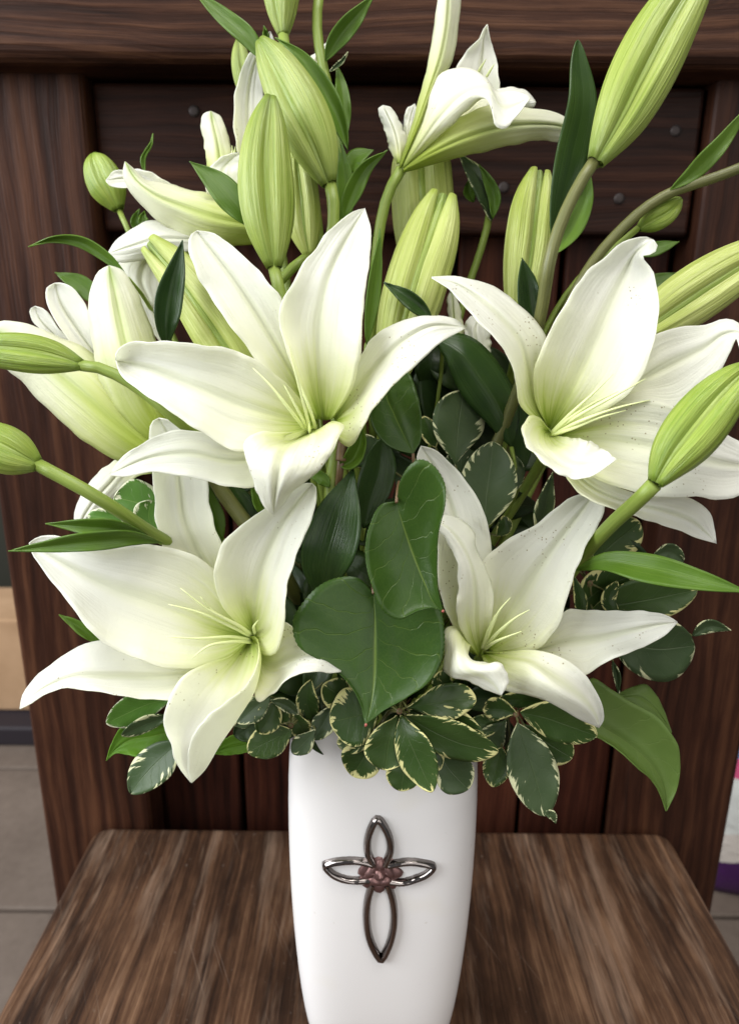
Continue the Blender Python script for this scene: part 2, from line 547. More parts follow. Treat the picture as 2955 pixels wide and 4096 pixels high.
def wood_mat(name, axis, dark, mid, light, rough=(.35, .6), gscale=1.0, wear=0.0, knots=True, bumpk=.5, ringk=.06, spec=.12):
    """stained softwood: streaks, growth rings bent round knots, worn patches; axis = grain direction"""
    n = NT(name)
    tc = n.n('TexCoord')
    r = rnd(n)
    sp = n.n('SeparateXYZ', {0: tc.outputs['Object']})
    ax = {'X': 0, 'Y': 1, 'Z': 2}[axis]
    al = sp.outputs[ax]
    ot = [sp.outputs[i] for i in ((2, 1) if ax == 0 else (0, 2) if ax == 1 else (0, 1))]
    shift = n.math('MULTIPLY', r, 11.0)
    warp = n.noise(n.vec(n.math('MULTIPLY', al, 3.0), n.math('MULTIPLY', ot[0], 11.0), n.math('ADD', n.math('MULTIPLY', ot[1], 11.0), shift)), 1.0, 3, .55)
    a1 = n.math('ADD', ot[0], n.math('MULTIPLY', n.math('SUBTRACT', warp, .5), .028))
    g = gscale
    streak = n.noise(n.vec(n.math('MULTIPLY', al, 2.6), n.math('MULTIPLY', a1, 170.0 * g), n.math('ADD', n.math('MULTIPLY', ot[1], 170.0 * g), shift)), 1.0, 6, .66)
    fine = n.noise(n.vec(n.math('MULTIPLY', al, 16.0), n.math('MULTIPLY', a1, 900.0 * g), n.math('ADD', n.math('MULTIPLY', ot[1], 900.0 * g), shift)), 1.0, 3, .6)
    rings = n.n('TexWave', {'Vector': n.vec(n.math('MULTIPLY', al, .25), a1, n.math('ADD', n.math('MULTIPLY', ot[1], .3), shift)), 'Scale': 38.0 * g, 'Distortion': 3.2, 'Detail': 4.0, 'Detail Scale': 1.6, 'Detail Roughness': .65}, wave_type='BANDS', bands_direction='Y').outputs[1]
    patch = n.noise(n.vec(n.math('MULTIPLY', al, 5.0), n.math('MULTIPLY', ot[0], 26.0), n.math('ADD', n.math('MULTIPLY', ot[1], 26.0), shift)), 1.0, 5, .62)
    f = n.math('ADD', n.math('ADD', n.math('MULTIPLY', streak, .30), n.math('MULTIPLY', rings, ringk)), n.math('ADD', n.math('MULTIPLY', fine, .22), n.math('MULTIPLY', n.math('ADD', patch, n.math('MULTIPLY', n.math('SUBTRACT', r, .5), .22)), .48 - ringk)))
    col = n.ramp(f, [(.36, dark), (.50, mid), (.69, light)])
    if knots:
        vo = n.n('TexVoronoi', {'Vector': n.vec(n.math('MULTIPLY', al, 4.2), n.math('MULTIPLY', a1, 11.0), n.math('ADD', n.math('MULTIPLY', ot[1], 2.0), shift)), 'Scale': 1.0, 'Randomness': 1.0})
        kd = n.math('SUBTRACT', 1.0, n.math('MULTIPLY', vo.outputs['Distance'], 6.5), clamp=True)
        kr = n.n('TexWave', {'Vector': n.vec(vo.outputs['Distance'], 0.0, 0.0), 'Scale': 14.0, 'Distortion': .6}, wave_type='BANDS', bands_direction='X').outputs[1]
        col = n.mix(n.math('MULTIPLY', kd, n.math('MULTIPLY_ADD', kr, .4, .5)), col, dark)
    if wear:
        wn = n.noise(n.vec(n.math('MULTIPLY', al, 7.0), n.math('MULTIPLY', ot[0], 30.0), n.math('ADD', n.math('MULTIPLY', ot[1], 30.0), n.math('ADD', shift, 5.0))), 1.0, 5, .7)
        wm = n.math('MULTIPLY', n.math('SUBTRACT', wn, .50), 4.0, clamp=True)
        col = n.mix(n.math('MULTIPLY', n.math('MULTIPLY', wm, fine), wear), col, light)
        sc = n.noise(n.vec(n.math('MULTIPLY', al, 55.0), n.math('MULTIPLY', ot[0], 60.0), n.math('ADD', n.math('MULTIPLY', ot[1], 60.0), shift)), 1.0, 4, .7)
        col = n.mix(n.math('MULTIPLY', n.math('SUBTRACT', sc, .60), 1.8 * wear, clamp=True), col, dark)
    rg = n.math('MULTIPLY_ADD', patch, rough[1] - rough[0], rough[0])
    h = n.math('ADD', n.math('MULTIPLY', streak, .8), n.math('ADD', n.math('MULTIPLY', fine, .4), n.math('MULTIPLY', rings, .3)))
    return n.done(n.bsdf(col, rg, spec, n.bump(h, bumpk, .0014)))

M = {}
M['petal'] = petal_mat('petal_inside', specks=.02)
M['petal_speckled'] = petal_mat('petal_inside_speckled', specks=.10)
M['petal_out'] = petal_mat('petal_outside', outer=True)
M['filament'] = NT('filament')
M['filament'] = M['filament'].done(M['filament'].bsdf((.70, .76, .38), .45, .3))
M['bud'] = bud_mat('bud_green', (.205, .295, .030), (.40, .475, .115), (.12, .20, .022))
M['bud_pale'] = bud_mat('bud_yellow_green', (.36, .44, .065), (.57, .62, .22), (.28, .38, .04))
M['bud_small'] = bud_mat('bud_small_green', (.165, .265, .020), (.33, .42, .07), (.13, .235, .02))
M['core'] = bud_mat('bud_core', (.22, .32, .04), (.33, .42, .09), (.16, .26, .03))
M['stem'] = stem_mat('stem_green', (.150, .225, .030), (.225, .285, .055))
M['stem_brown'] = stem_mat('stem_olive', (.085, .095, .025), (.15, .15, .05))
M['twig'] = stem_mat('twig_brown', (.11, .06, .03), (.20, .13, .07))
M['lily_leaf'] = leaf_mat('lily_leaf', (.070, .140, .014), (.110, .200, .020), (.16, .25, .04))
M['lily_leaf_dark'] = leaf_mat('lily_leaf_dark', (.018, .042, .011), (.034, .072, .014), (.06, .105, .03), gloss=.26, trans=.08)
M['salal'] = leaf_mat('salal_leaf', (.022, .055, .007), (.040, .086, .010), (.13, .19, .035), kind='net', gloss=.33, trans=.12)
M['salal_pale'] = leaf_mat('salal_leaf_pale', (.085, .145, .028), (.125, .190, .042), (.19, .25, .07), kind='soft', gloss=.45, trans=.25)
M['salal_bright'] = leaf_mat('salal_leaf_bright', (.11, .25, .02), (.16, .32, .03), (.24, .38, .06), kind='net', gloss=.42, trans=.3)
M['pitto'] = leaf_mat('variegated_leaf', (.026, .056, .011), (.055, .095, .024), (.10, .14, .05), kind='soft', gloss=.33, trans=.10, margin=((.64, .61, .27), .80))
M['pitto_grey'] = leaf_mat('variegated_leaf_grey', (.040, .070, .026), (.075, .108, .048), (.13, .17, .08), kind='soft', gloss=.38, trans=.12, margin=((.62, .63, .38), .92))
M['pitto_bright'] = leaf_mat('variegated_leaf_bright', (.085, .20, .03), (.12, .26, .04), (.2, .33, .08), kind='net', gloss=.38, trans=.2, margin=((.74, .76, .55), .78))
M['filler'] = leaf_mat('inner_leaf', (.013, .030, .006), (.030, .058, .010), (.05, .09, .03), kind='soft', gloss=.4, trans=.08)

# ================================================================ SETTING
def box(name, x0, x1, y0, y1, z0, z1, mat, parent=None, bev=.002, seg=3, thing_origin=None):
    v = [(x0, y0, z0), (x1, y0, z0), (x1, y1, z0), (x0, y1, z0), (x0, y0, z1), (x1, y0, z1), (x1, y1, z1), (x0, y1, z1)]
    f = [(0, 3, 2, 1), (4, 5, 6, 7), (0, 1, 5, 4), (1, 2, 6, 5), (2, 3, 7, 6), (3, 0, 4, 7)]
    o = mesh(name, v, f, mat, parent, smooth=False)
    if bev:
        b = o.modifiers.new('edges', 'BEVEL')
        b.width = bev
        b.segments = seg
        b.limit_method = 'NONE'
    return o

FLOOR_Z = -0.45
def floor_mat():
    n = NT('concrete_floor')
    tc = n.n('TexCoord')
    o = tc.outputs['Object']
    a = n.noise(o, 5.0, 5, .6)
    b = n.noise(o, 60.0, 4, .6)
    c = n.ramp(n.math('ADD', n.math('MULTIPLY', a, .7), n.math('MULTIPLY', b, .3)), [(.3, (.090, .068, .054)), (.7, (.165, .130, .106))])
    return n.done(n.bsdf(c, .6, .3, n.bump(b, .3, .002)))
M['floor'] = floor_mat()

def sheet_floor():
    fl = bpy.data.objects.new('floor', None)
    fl['kind'] = 'structure'
    put(fl)
    # poured slabs with sunk joints; each slab a piece of the floor
    box('slab_bed', -3.0, 3.0, -.6, 4.2, FLOOR_Z - .06, FLOOR_Z - .012, M['joint'], fl, bev=0)
    xs = [-3.0, -2.1, -1.2, -.3, .6, 1.5, 2.4, 3.0]
    ys = [-.6, .02, .48, .84, 1.17, 1.62, 2.1, 2.9, 4.2]
    for i in range(len(xs) - 1):
        for j in range(len(ys) - 1):
            box('slab', xs[i] + .003, xs[i + 1] - .003, ys[j] + .003, ys[j + 1] - .003, FLOOR_Z - .03, FLOOR_Z, M['floor'], fl, bev=.003, seg=2)
nj = NT('floor_joint')
M['joint'] = nj.done(nj.bsdf((.10, .085, .075), .8, .2))
sheet_floor()

# ---------------------------------------------------------------- wooden chair
DK, MD, LT = (.0105, .0045, .0031), (.036, .0135, .0078), (.105, .044, .022)
M['wood_x'] = wood_mat('stained_wood_across', 'X', (.0115, .0050, .0034), (.042, .0170, .0096), (.125, .057, .029), rough=(.36, .56), gscale=1.0, ringk=.10)
M['wood_c'] = wood_mat('stained_wood_cross', 'X', (.0090, .0036, .0026), (.027, .0098, .0058), (.078, .031, .016), rough=(.4, .6), gscale=.8, ringk=.05)
M['wood_z'] = wood_mat('stained_wood_upright', 'Z', DK, MD, LT, rough=(.36, .55), gscale=.75)
M['wood_p'] = wood_mat('stained_wood_plank', 'Z', (.0095, .0034, .0023), (.034, .0098, .0057), (.080, .026, .0135), rough=(.4, .6), gscale=.75)
def seat_mat():
    """worn stained seat: bent grain, dark blotches, rubbed pale streaks and stray scratches"""
    n = NT('worn_seat_wood')
    tc = n.n('TexCoord')
    sp = n.n('SeparateXYZ', {0: tc.outputs['Object']})
    x, y = sp.outputs[0], sp.outputs[1]
    bend = n.noise(n.vec(n.math('MULTIPLY', x, 9.0), n.math('MULTIPLY', y, 3.6)), 1.0, 3, .5)
    xb = n.math('ADD', x, n.math('MULTIPLY', n.math('SUBTRACT', bend, .5), .022))
    g1 = n.noise(n.vec(n.math('MULTIPLY', xb, 130.0), n.math('MULTIPLY', y, 3.0)), 1.0, 6, .68)
    g2 = n.noise(n.vec(n.math('MULTIPLY', xb, 480.0), n.math('MULTIPLY', y, 8.0)), 1.0, 5, .7)
    bl = n.noise(n.vec(n.math('MULTIPLY', xb, 26.0), n.math('MULTIPLY', y, 6.5), 3.3), 1.0, 6, .68)
    f = n.math('ADD', n.math('MULTIPLY', g1, .34), n.math('ADD', n.math('MULTIPLY', g2, .26), n.math('MULTIPLY', bl, .40)))
    c = n.ramp(f, [(.40, (.014, .0080, .0058)), (.475, (.036, .0175, .0098)), (.535, (.080, .040, .0215)), (.64, (.21, .120, .069))])
    bz = n.noise(n.vec(n.math('MULTIPLY', x, 9.0), n.math('MULTIPLY', y, 8.0), 6.6), 1.0, 4, .6)
    c = n.mix(n.math('MULTIPLY', n.math('SUBTRACT', bz, .52), 5.0, clamp=True), c, n.mix(.55, c, (.016, .009, .006)))
    # pale rubbed streaks
    rb = n.noise(n.vec(n.math('MULTIPLY', xb, 48.0), n.math('MULTIPLY', y, 5.0), 8.1), 1.0, 5, .7)
    rm = n.math('MULTIPLY', n.math('MULTIPLY', n.math('SUBTRACT', rb, .50), 7.0, clamp=True), n.math('MULTIPLY_ADD', g2, 1.6, -.35, clamp=True))
    c = n.mix(n.math('MULTIPLY', rm, .75), c, (.30, .205, .145))
    # knots
    vo = n.n('TexVoronoi', {'Vector': n.vec(n.math('MULTIPLY', x, 9.0), n.math('MULTIPLY', y, 4.4), 1.7), 'Scale': 1.0})
    kd = n.math('SUBTRACT', 1.0, n.math('MULTIPLY', vo.outputs['Distance'], 5.5), clamp=True)
    c = n.mix(n.math('MULTIPLY', kd, .8), c, (.016, .009, .007))
    # scratches in stray directions
    sn = n.noise(n.vec(n.math('ADD', n.math('MULTIPLY', x, 900.0), n.math('MULTIPLY', y, 430.0)), n.math('SUBTRACT', n.math('MULTIPLY', y, 9.0), n.math('MULTIPLY', x, 5.0)), 5.0), 1.0, 1, .4)
    sm = n.math('MULTIPLY', n.math('SUBTRACT', sn, .72), 14.0, clamp=True)
    c = n.mix(n.math('MULTIPLY', sm, .22), c, (.34, .24, .17))
    dust = n.noise(n.vec(n.math('MULTIPLY', x, 260.0), n.math('MULTIPLY', y, 180.0)), 1.0, 3, .6)
    c = n.mix(n.math('MULTIPLY', n.math('SUBTRACT', dust, .66), 2.2, clamp=True), c, (.33, .28, .24))
    h = n.math('ADD', g1, n.math('ADD', n.math('MULTIPLY', g2, .5), n.math('MULTIPLY', sm, -.6)))
    rg = n.math('MULTIPLY_ADD', bl, .35, .24)
    return n.done(n.bsdf(c, rg, .24, n.bump(h, .4, .0012)))
M['wood_seat'] = seat_mat()
nm = NT('screw_metal')
M['screw'] = nm.done(nm.bsdf((.05, .04, .038), .6, .4, metal=.6))

ch = thing('wooden_chair', 'dark stained plank chair with worn brown seat holding the white vase', 'chair', (0.015, .5, FLOOR_Z))
def seat_mesh():
    x0, x1, y0, y1, z0, z1, r = -.222, .247, .045, .487, -.036, 0.0, .013
    plan = []
    for cx, cy, a0 in ((x1 - r, y1 - r, 0), (x0 + r, y1 - r, 90), (x0 + r, y0 + r, 180), (x1 - r, y0 + r, 270)):
        for k in range(7):
            a = R(a0 + 15 * k)
            plan.append((cx + r * math.cos(a), cy + r * math.sin(a)))
    n = len(plan)
    v = [(x, y, z0) for x, y in plan] + [(x, y, z1) for x, y in plan]
    f = [tuple(range(n))[::-1], tuple(range(n, 2 * n))] + [(i, (i + 1) % n, n + (i + 1) % n, n + i) for i in range(n)]
    o = mesh('seat', v, f, M['wood_seat'], ch, smooth=False)
    b = o.modifiers.new('edges', 'BEVEL')
    b.width = .005
    b.segments = 4
    b.limit_method = 'ANGLE'
    b.angle_limit = R(50)
seat_mesh()
box('post', -.268, -.179, .493, .531, FLOOR_Z, .557, M['wood_z'], ch, bev=.0045)
box('post', .2105, .2995, .493, .531, FLOOR_Z, .557, M['wood_z'], ch, bev=.0045)
box('leg', -.200, -.130, .062, .100, FLOOR_Z, -.037, M['wood_z'], ch, bev=.004)
box('leg', .155, .225, .062, .100, FLOOR_Z, -.037, M['wood_z'], ch, bev=.004)
box('top_rail', -.42, .45, .470, .533, .548, .685, M['wood_x'], ch, bev=.009, seg=4)
cr = box('cross_rail', -.177, .2085, .503, .521,   .4585, .5465, M['wood_c'], ch, bev=.003)
pb = [-.177, -.107, -.0245, .0585, .1325, .2085]
for i in range(5):
    box('back_plank', pb[i] + .0018, pb[i + 1] - .0018, .523, .541, FLOOR_Z + .1, .558, M['wood_p'], ch, bev=.0025, seg=2)
box('gap_light_block', -.215, .245, .5425, .548, FLOOR_Z + .1, .558, M['wood_p'], ch, bev=.001, seg=1)  # unseen board added to stop light showing through the plank gaps
box('seat_apron', -.177, .2085, .503, .521, -.10, -.038, M['wood_z'], ch, bev=.003)
def screw(x, z, y=.503):
    vs, n = [(x, y - .0012, z)], 12
    for rr, dy in ((.0018, -.0012), (.0034, -.0008), (.0037, .001)):
        for k in range(n):
            vs.append((x + rr * math.cos(2 * math.pi * k / n), y + dy, z + rr * math.sin(2 * math.pi * k / n)))
    f = [(0, 1 + (k + 1) % n, 1 + k) for k in range(n)]
    for a in range(2):
        f += [(1 + a * n + k, 1 + a * n + (k + 1) % n, 1 + (a + 1) * n + (k + 1) % n, 1 + (a + 1) * n + k) for k in range(n)]
    mesh('screw', vs, f, M['screw'], cr)
def on_y(crop, x, y, Y):
    r_ = CAM_M.to_3x3() @ ray(crop, x, y)
    return Vector((0, 0, CAM_H)) + r_ * (Y / r_.y)
for (x, y) in ((430, 246), (1495, 290), (1115, 415), (1370, 440), (640, 440), (900, 275)):
    q = on_y('D', x, y, .503)
    screw(q.x, q.z)

# ---------------------------------------------------------------- things far behind the chair
def cardboard_mat():
    n = NT('cardboard')
    tc = n.n('TexCoord')
    a = n.noise(tc.outputs['Object'], 14.0, 4, .6)
    c = n.ramp(a, [(.3, (.31, .195, .11)), (.7, (.40, .26, .155))])
    return n.done(n.bsdf(c, .8, .2))
M['card'] = cardboard_mat()
nb_ = NT('shadow_dark')
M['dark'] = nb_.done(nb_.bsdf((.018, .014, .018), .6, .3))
nb_ = NT('grey_green_paint')
M['crate'] = nb_.done(nb_.bsdf((.030, .030, .022), .6, .3))
bx = thing('cardboard_box', 'plain brown cardboard box on a dark shadow slab behind the chair', 'box', (-1.05, 1.35, -.405))
box('carton', -1.35, -.69, 1.30, 1.47, -.405, -.20, M['card'], bx, bev=.004)
box('tape', -1.06, -.99, 1.2985, 1.30, -.40, -.205, M['card'], bx, bev=0)
pl = tag(box('shadow_slab', -1.45, -.62, 1.24, 1.85, FLOOR_Z, -.407, M['dark'], None, bev=.006), 'low dark slab in place of the shadow under the cardboard box behind the chair', 'shadow_slab')  # dark slab standing in for the shadow below the box
tag(box('storage_crate', -1.7, -.95, 1.95, 2.4, FLOOR_Z, .12, M['crate'], None, bev=.01), 'dark crate standing behind the cardboard box', 'crate')

def sack():
    n = NT('printed_sack')
    tc = n.n('TexCoord')
    sp = n.n('SeparateXYZ', {0: tc.outputs['Object']})
    z = n.math('ADD', sp.outputs[2], n.math('MULTIPLY', n.math('POWER', n.math('SUBTRACT', sp.outputs[0], 0.0), 2.0), 1.2))
    wob = n.noise(tc.outputs['Object'], 9.0, 2, .5)
    z = n.math('ADD', z, n.math('MULTIPLY', n.math('SUBTRACT', wob, .5), .012))
    c = n.ramp(z, [(0, (.055, .012, .085)), (.105, (.62, .57, .52)), (.16, (.66, .68, .65)), (.255, (.58, .09, .20)), (.287, (.16, .22, .40)), (.325, (.6, .6, .58))], 'CONSTANT')
    leafy = n.math('GREATER_THAN', n.noise(tc.outputs['Object'], 38.0, 3, .6), .52)
    band = n.math('MULTIPLY', n.math('GREATER_THAN', z, .16), n.math('LESS_THAN', z, .25))
    right = n.math('GREATER_THAN', sp.outputs[0], -.145)
    c = n.mix(n.math('MULTIPLY', n.math('MULTIPLY', leafy, band), n.math('MULTIPLY', right, .7)), c, (.28, .40, .37))
    crinkle = n.noise(tc.outputs['Object'], 22.0, 4, .6)
    m = n.done(n.bsdf(c, .35, .5, n.bump(crinkle, .6, .01)))
    vs, nu, nv = [], 40, 26
    cx, cy, W, Dp, H = .705, .915, .20, .075, .40
    for i in range(nv):
        t = i / (nv - 1)
        pw = math.sin(math.pi * min(1, max(0, .06 + t * .94)))**.45
        for j in range(nu):
            a = 2 * math.pi * j / nu
            ca, sa = math.cos(a), math.sin(a)
            x = W * math.copysign(abs(ca)**.6, ca) * (.94 + .06 * pw)
            y = Dp * math.copysign(abs(sa)**.8, sa) * (.15 + .85 * pw)
            k = 1 + .05 * noise.noise(Vector((ca * 2, sa * 2, t * 5)))
            vs.append((cx + x * k, cy + y * k, FLOOR_Z + .001 + H * t))
    f = grid_faces(nv, nu, True)
    f.append(tuple(range(nu))[::-1])
    f.append(tuple((nv - 1) * nu + j for j in range(nu)))
    t = thing('soil_sack', 'white plastic sack with pink, blue and purple print behind the chair', 'sack', (cx, cy, FLOOR_Z))
    mesh('bag', vs, f, m, t)
sack()

# ---------------------------------------------------------------- vase
VX, VY = .0081, .318
VPROF = [(0.0, .0315), (.004, .0340), (.012, .0378), (.028, .0415), (.05, .0442), (.077, .0463), (.113, .0482), (.156, .0487), (.190, .0479), (.207, .0466), (.217, .0450), (.2225, .0430), (.2245, .0412), (.2235, .0396), (.219, .0390), (.16, .0430), (.08, .0405), (.015, .0325)]
VN = 3.6
VASP = .70
def vhalf(z):
    zs = [p[0] for p in VPROF[:13]]
    return float(np.interp(z, zs, [p[1] for p in VPROF[:13]]))
def vring(hw, n=72):
    out = []
    for j in range(n):
        a = 2 * math.pi * j / n
        c, s = math.cos(a), math.sin(a)
        k = 2 / VN
        out.append((hw * math.copysign(abs(c)**k, c), hw * VASP * math.copysign(abs(s)**k, s)))
    return out
def ceramic_mat():
    n = NT('white_ceramic')
    tc = n.n('TexCoord')
    o = tc.outputs['Object']
    a = n.noise(o, 26.0, 2, .5)
    st = n.math('MULTIPLY', n.math('SUBTRACT', a, .60), 3.0, clamp=True)
    c = n.mix(n.math('MULTIPLY', st, .45), (.80, .785, .775), (.74, .69, .52))
    sp = n.noise(o, 240.0, 2, .5)
    c = n.mix(n.math('MULTIPLY', n.math('SUBTRACT', sp, .74), 8.0, clamp=True), c, (.55, .50, .42))
    b = n.noise(o, 40.0, 3, .5)
    return n.done(n.bsdf(c, .40, .45, n.bump(b, .06, .002), **{'Coat Weight': .4, 'Coat Roughness': .18}))
M['ceramic'] = ceramic_mat()
vase = thing('vase', 'white ceramic vase with a metal cross on its front, standing on the seat', 'vase', (VX, VY, .0005))
def vase_body():
    pr = np.array([(z, h) for z, h in VPROF])
    vs, n = [], 72
    for z, h in pr:
        for x, y in vring(h, n):
            vs.append((VX + x, VY + y, z + .0005))
    f = grid_faces(len(pr), n, True)
    f.append(tuple(range(n))[::-1])
    f.append(tuple((len(pr) - 1) * n + j for j in range(n)))
    o = mesh('vase_body', vs, f, M['ceramic'], vase)
    s = o.modifiers.new('smooth', 'SUBSURF')
    s.levels = s.render_levels = 1
    return o
vbody = vase_body()
def inside(p):
    if p.z < 0 or p.z > .22:
        return False
    h = vhalf(p.z)
    return (abs((p.x - VX) / h)**VN + abs((p.y - VY) / (h * VASP))**VN) < 1
def on_vase(x, y):
    r_ = (CAM_M.to_3x3() @ ray('k7', x, y)).normalized()
    t = .25
    while t < .6:
        p = Vector((0, 0, CAM_H)) + r_ * t
        if inside(p):
            return p
        t += .0004
    return Vector((0, 0, CAM_H)) + r_ * .42
nm = NT('gunmetal')
tcn = nm.n('TexCoord')
M['gun'] = nm.done(nm.bsdf((.24, .215, .205), nm.math('MULTIPLY_ADD', nm.noise(tcn.outputs['Object'], 300.0, 3, .6), .14, .05), .5, metal=1.0))
nm = NT('rose_metal')
M['rose'] = nm.done(nm.bsdf((.22, .125, .118), .42, .5, metal=.85))

def ribbon(name, px, closed, w_px, mat, parent):
    """raised metal band on the front of the vase along px (k7 spots), half-round in section"""
    p2 = hermite(np.array(px, float), 34)
    tg = np.gradient(p2, axis=0)
    tg /= np.linalg.norm(tg, axis=1)[:, None] + 1e-9
    nn = np.column_stack([-tg[:, 1], tg[:, 0]])
    vs, ns = [], 9
    for i in range(len(p2)):
        for j in range(ns):
            s = 2 * j / (ns - 1) - 1
            q = p2[i] + nn[i] * s * w_px / 2
            b = on_vase(q[0], q[1])
            to = Vector((VX * 0, -1, .12)).normalized()
            vs.append(b + to * (-.0004 + .0036 * math.sqrt(max(0, 1 - s * s))))
    return mesh(name, vs, grid_faces(len(p2), ns), mat, parent)
em = bpy.data.objects.new('cross_emblem', None)
put(em, vase)
em.location = (0, 0, 0)
em['label'] = 'gunmetal cross of four open leaf loops with a rose at the centre'
lw = 90
ribbon('loop', [(800, 700), (738, 560), (735, 460), (765, 330), (845, 200), (930, 310), (975, 430), (985, 540), (930, 700)], 0, lw, M['gun'], em)
ribbon('loop', [(790, 900), (740, 1080), (725, 1280), (750, 1480), (810, 1630), (880, 1725), (960, 1600), (1010, 1440), (1025, 1270), (1010, 1100), (950, 900)], 0, lw, M['gun'], em)
ribbon('loop', [(790, 690), (640, 655), (480, 655), (370, 670), (270, 700), (330, 780), (440, 840), (580, 865), (760, 860)], 0, 78, M['gun'], em)
ribbon('loop', [(960, 700), (1080, 675), (1220, 665), (1350, 685), (1455, 715), (1390, 790), (1270, 845), (1120, 885), (950, 870)], 0, 78, M['gun'], em)
def rose():
    c0 = on_vase(868, 790)
    ex = Vector((1, 0, 0))
    ez = Vector((0, .12, 1)).normalized()
    ey = Vector((0, -1, .12)).normalized()
    k = .36675 * .385 / FPX
    # ring of overlapping petals round a bud
    spec = [(0, 0, 62, 6.0)]
    for i in range(5):
        a = R(72 * i + 20)
        spec.append((70 * math.cos(a), 70 * math.sin(a), 92, 3.9))
    for i in range(7):
        a = R(51.4 * i + 5)
        spec.append((122 * math.cos(a), 122 * math.sin(a) * .92, 98, 2.4))
    for (dx, dy, rr, hh) in spec:
        vs, nu, nv = [], 14, 8
        ang = math.atan2(dy, dx)
        for i in range(nv):
            t = i / (nv - 1) * math.pi / 2
            for j in range(nu):
                a = 2 * math.pi * j / nu
                q = rr * math.cos(t) * (1 + .18 * math.cos(3 * a + ang * 5))
                x, y = dx + q * math.cos(a), dy + q * math.sin(a)
                dent = .8 * math.exp(-((q * math.cos(a - ang) + 18) / 22)**2)
                vs.append(c0 + ex * x * k + ez * y * k + ey * (hh * math.sin(t) * (1 - .35 * dent) * .001 * .8 + .0002))
        f = grid_faces(nv, nu, True)
        f.append(tuple((nv - 1) * nu + j for j in range(nu)))
        mesh('rose_petal', vs, f, M['rose'], em)
rose()

# ================================================================ FLOWERS
G_OPEN, G_BUD, G_LEAF = 'open white lilies in the vase', 'closed and opening lily buds', 'single leaves among the lilies'
PI, PS, PO = 'petal', 'petal_speckled', 'petal_out'

def flower(label, crop, d0, throat, petals, filaments=(), stem_pts=None, stem_crop=None, group=G_OPEN, fil_r=.75):
    base = P(crop, throat[0], throat[1], d0 + .024)
    t = thing('lily_flower', label, 'lily', base, group)
    for p in petals:
        rails, dz = p[0], p[1]
        kw = p[3] if len(p) > 3 else {}
        kw = dict(kw)
        c = kw.pop('crop', crop)
        loft('petal', c, d0, rails, dz, M[p[2]], t, **kw)
    for f in filaments:
        pts = [P(crop, q[0], q[1], d0 + q[2] / 1000.0) for q in f]
        n = len(pts)
        tube3('filament', pts, [fil_r * (1 - .85 * (i / (n - 1))**1.6) / 1000.0 for i in range(n)], M['filament'], t, seg=7, n=14)
    sp = stem_pts or [(throat[0], throat[1], 22), (throat[0], throat[1] + 30, 40)]
    stem(stem_crop or crop, d0, sp, 2.6, M['stem'], t)
    return t

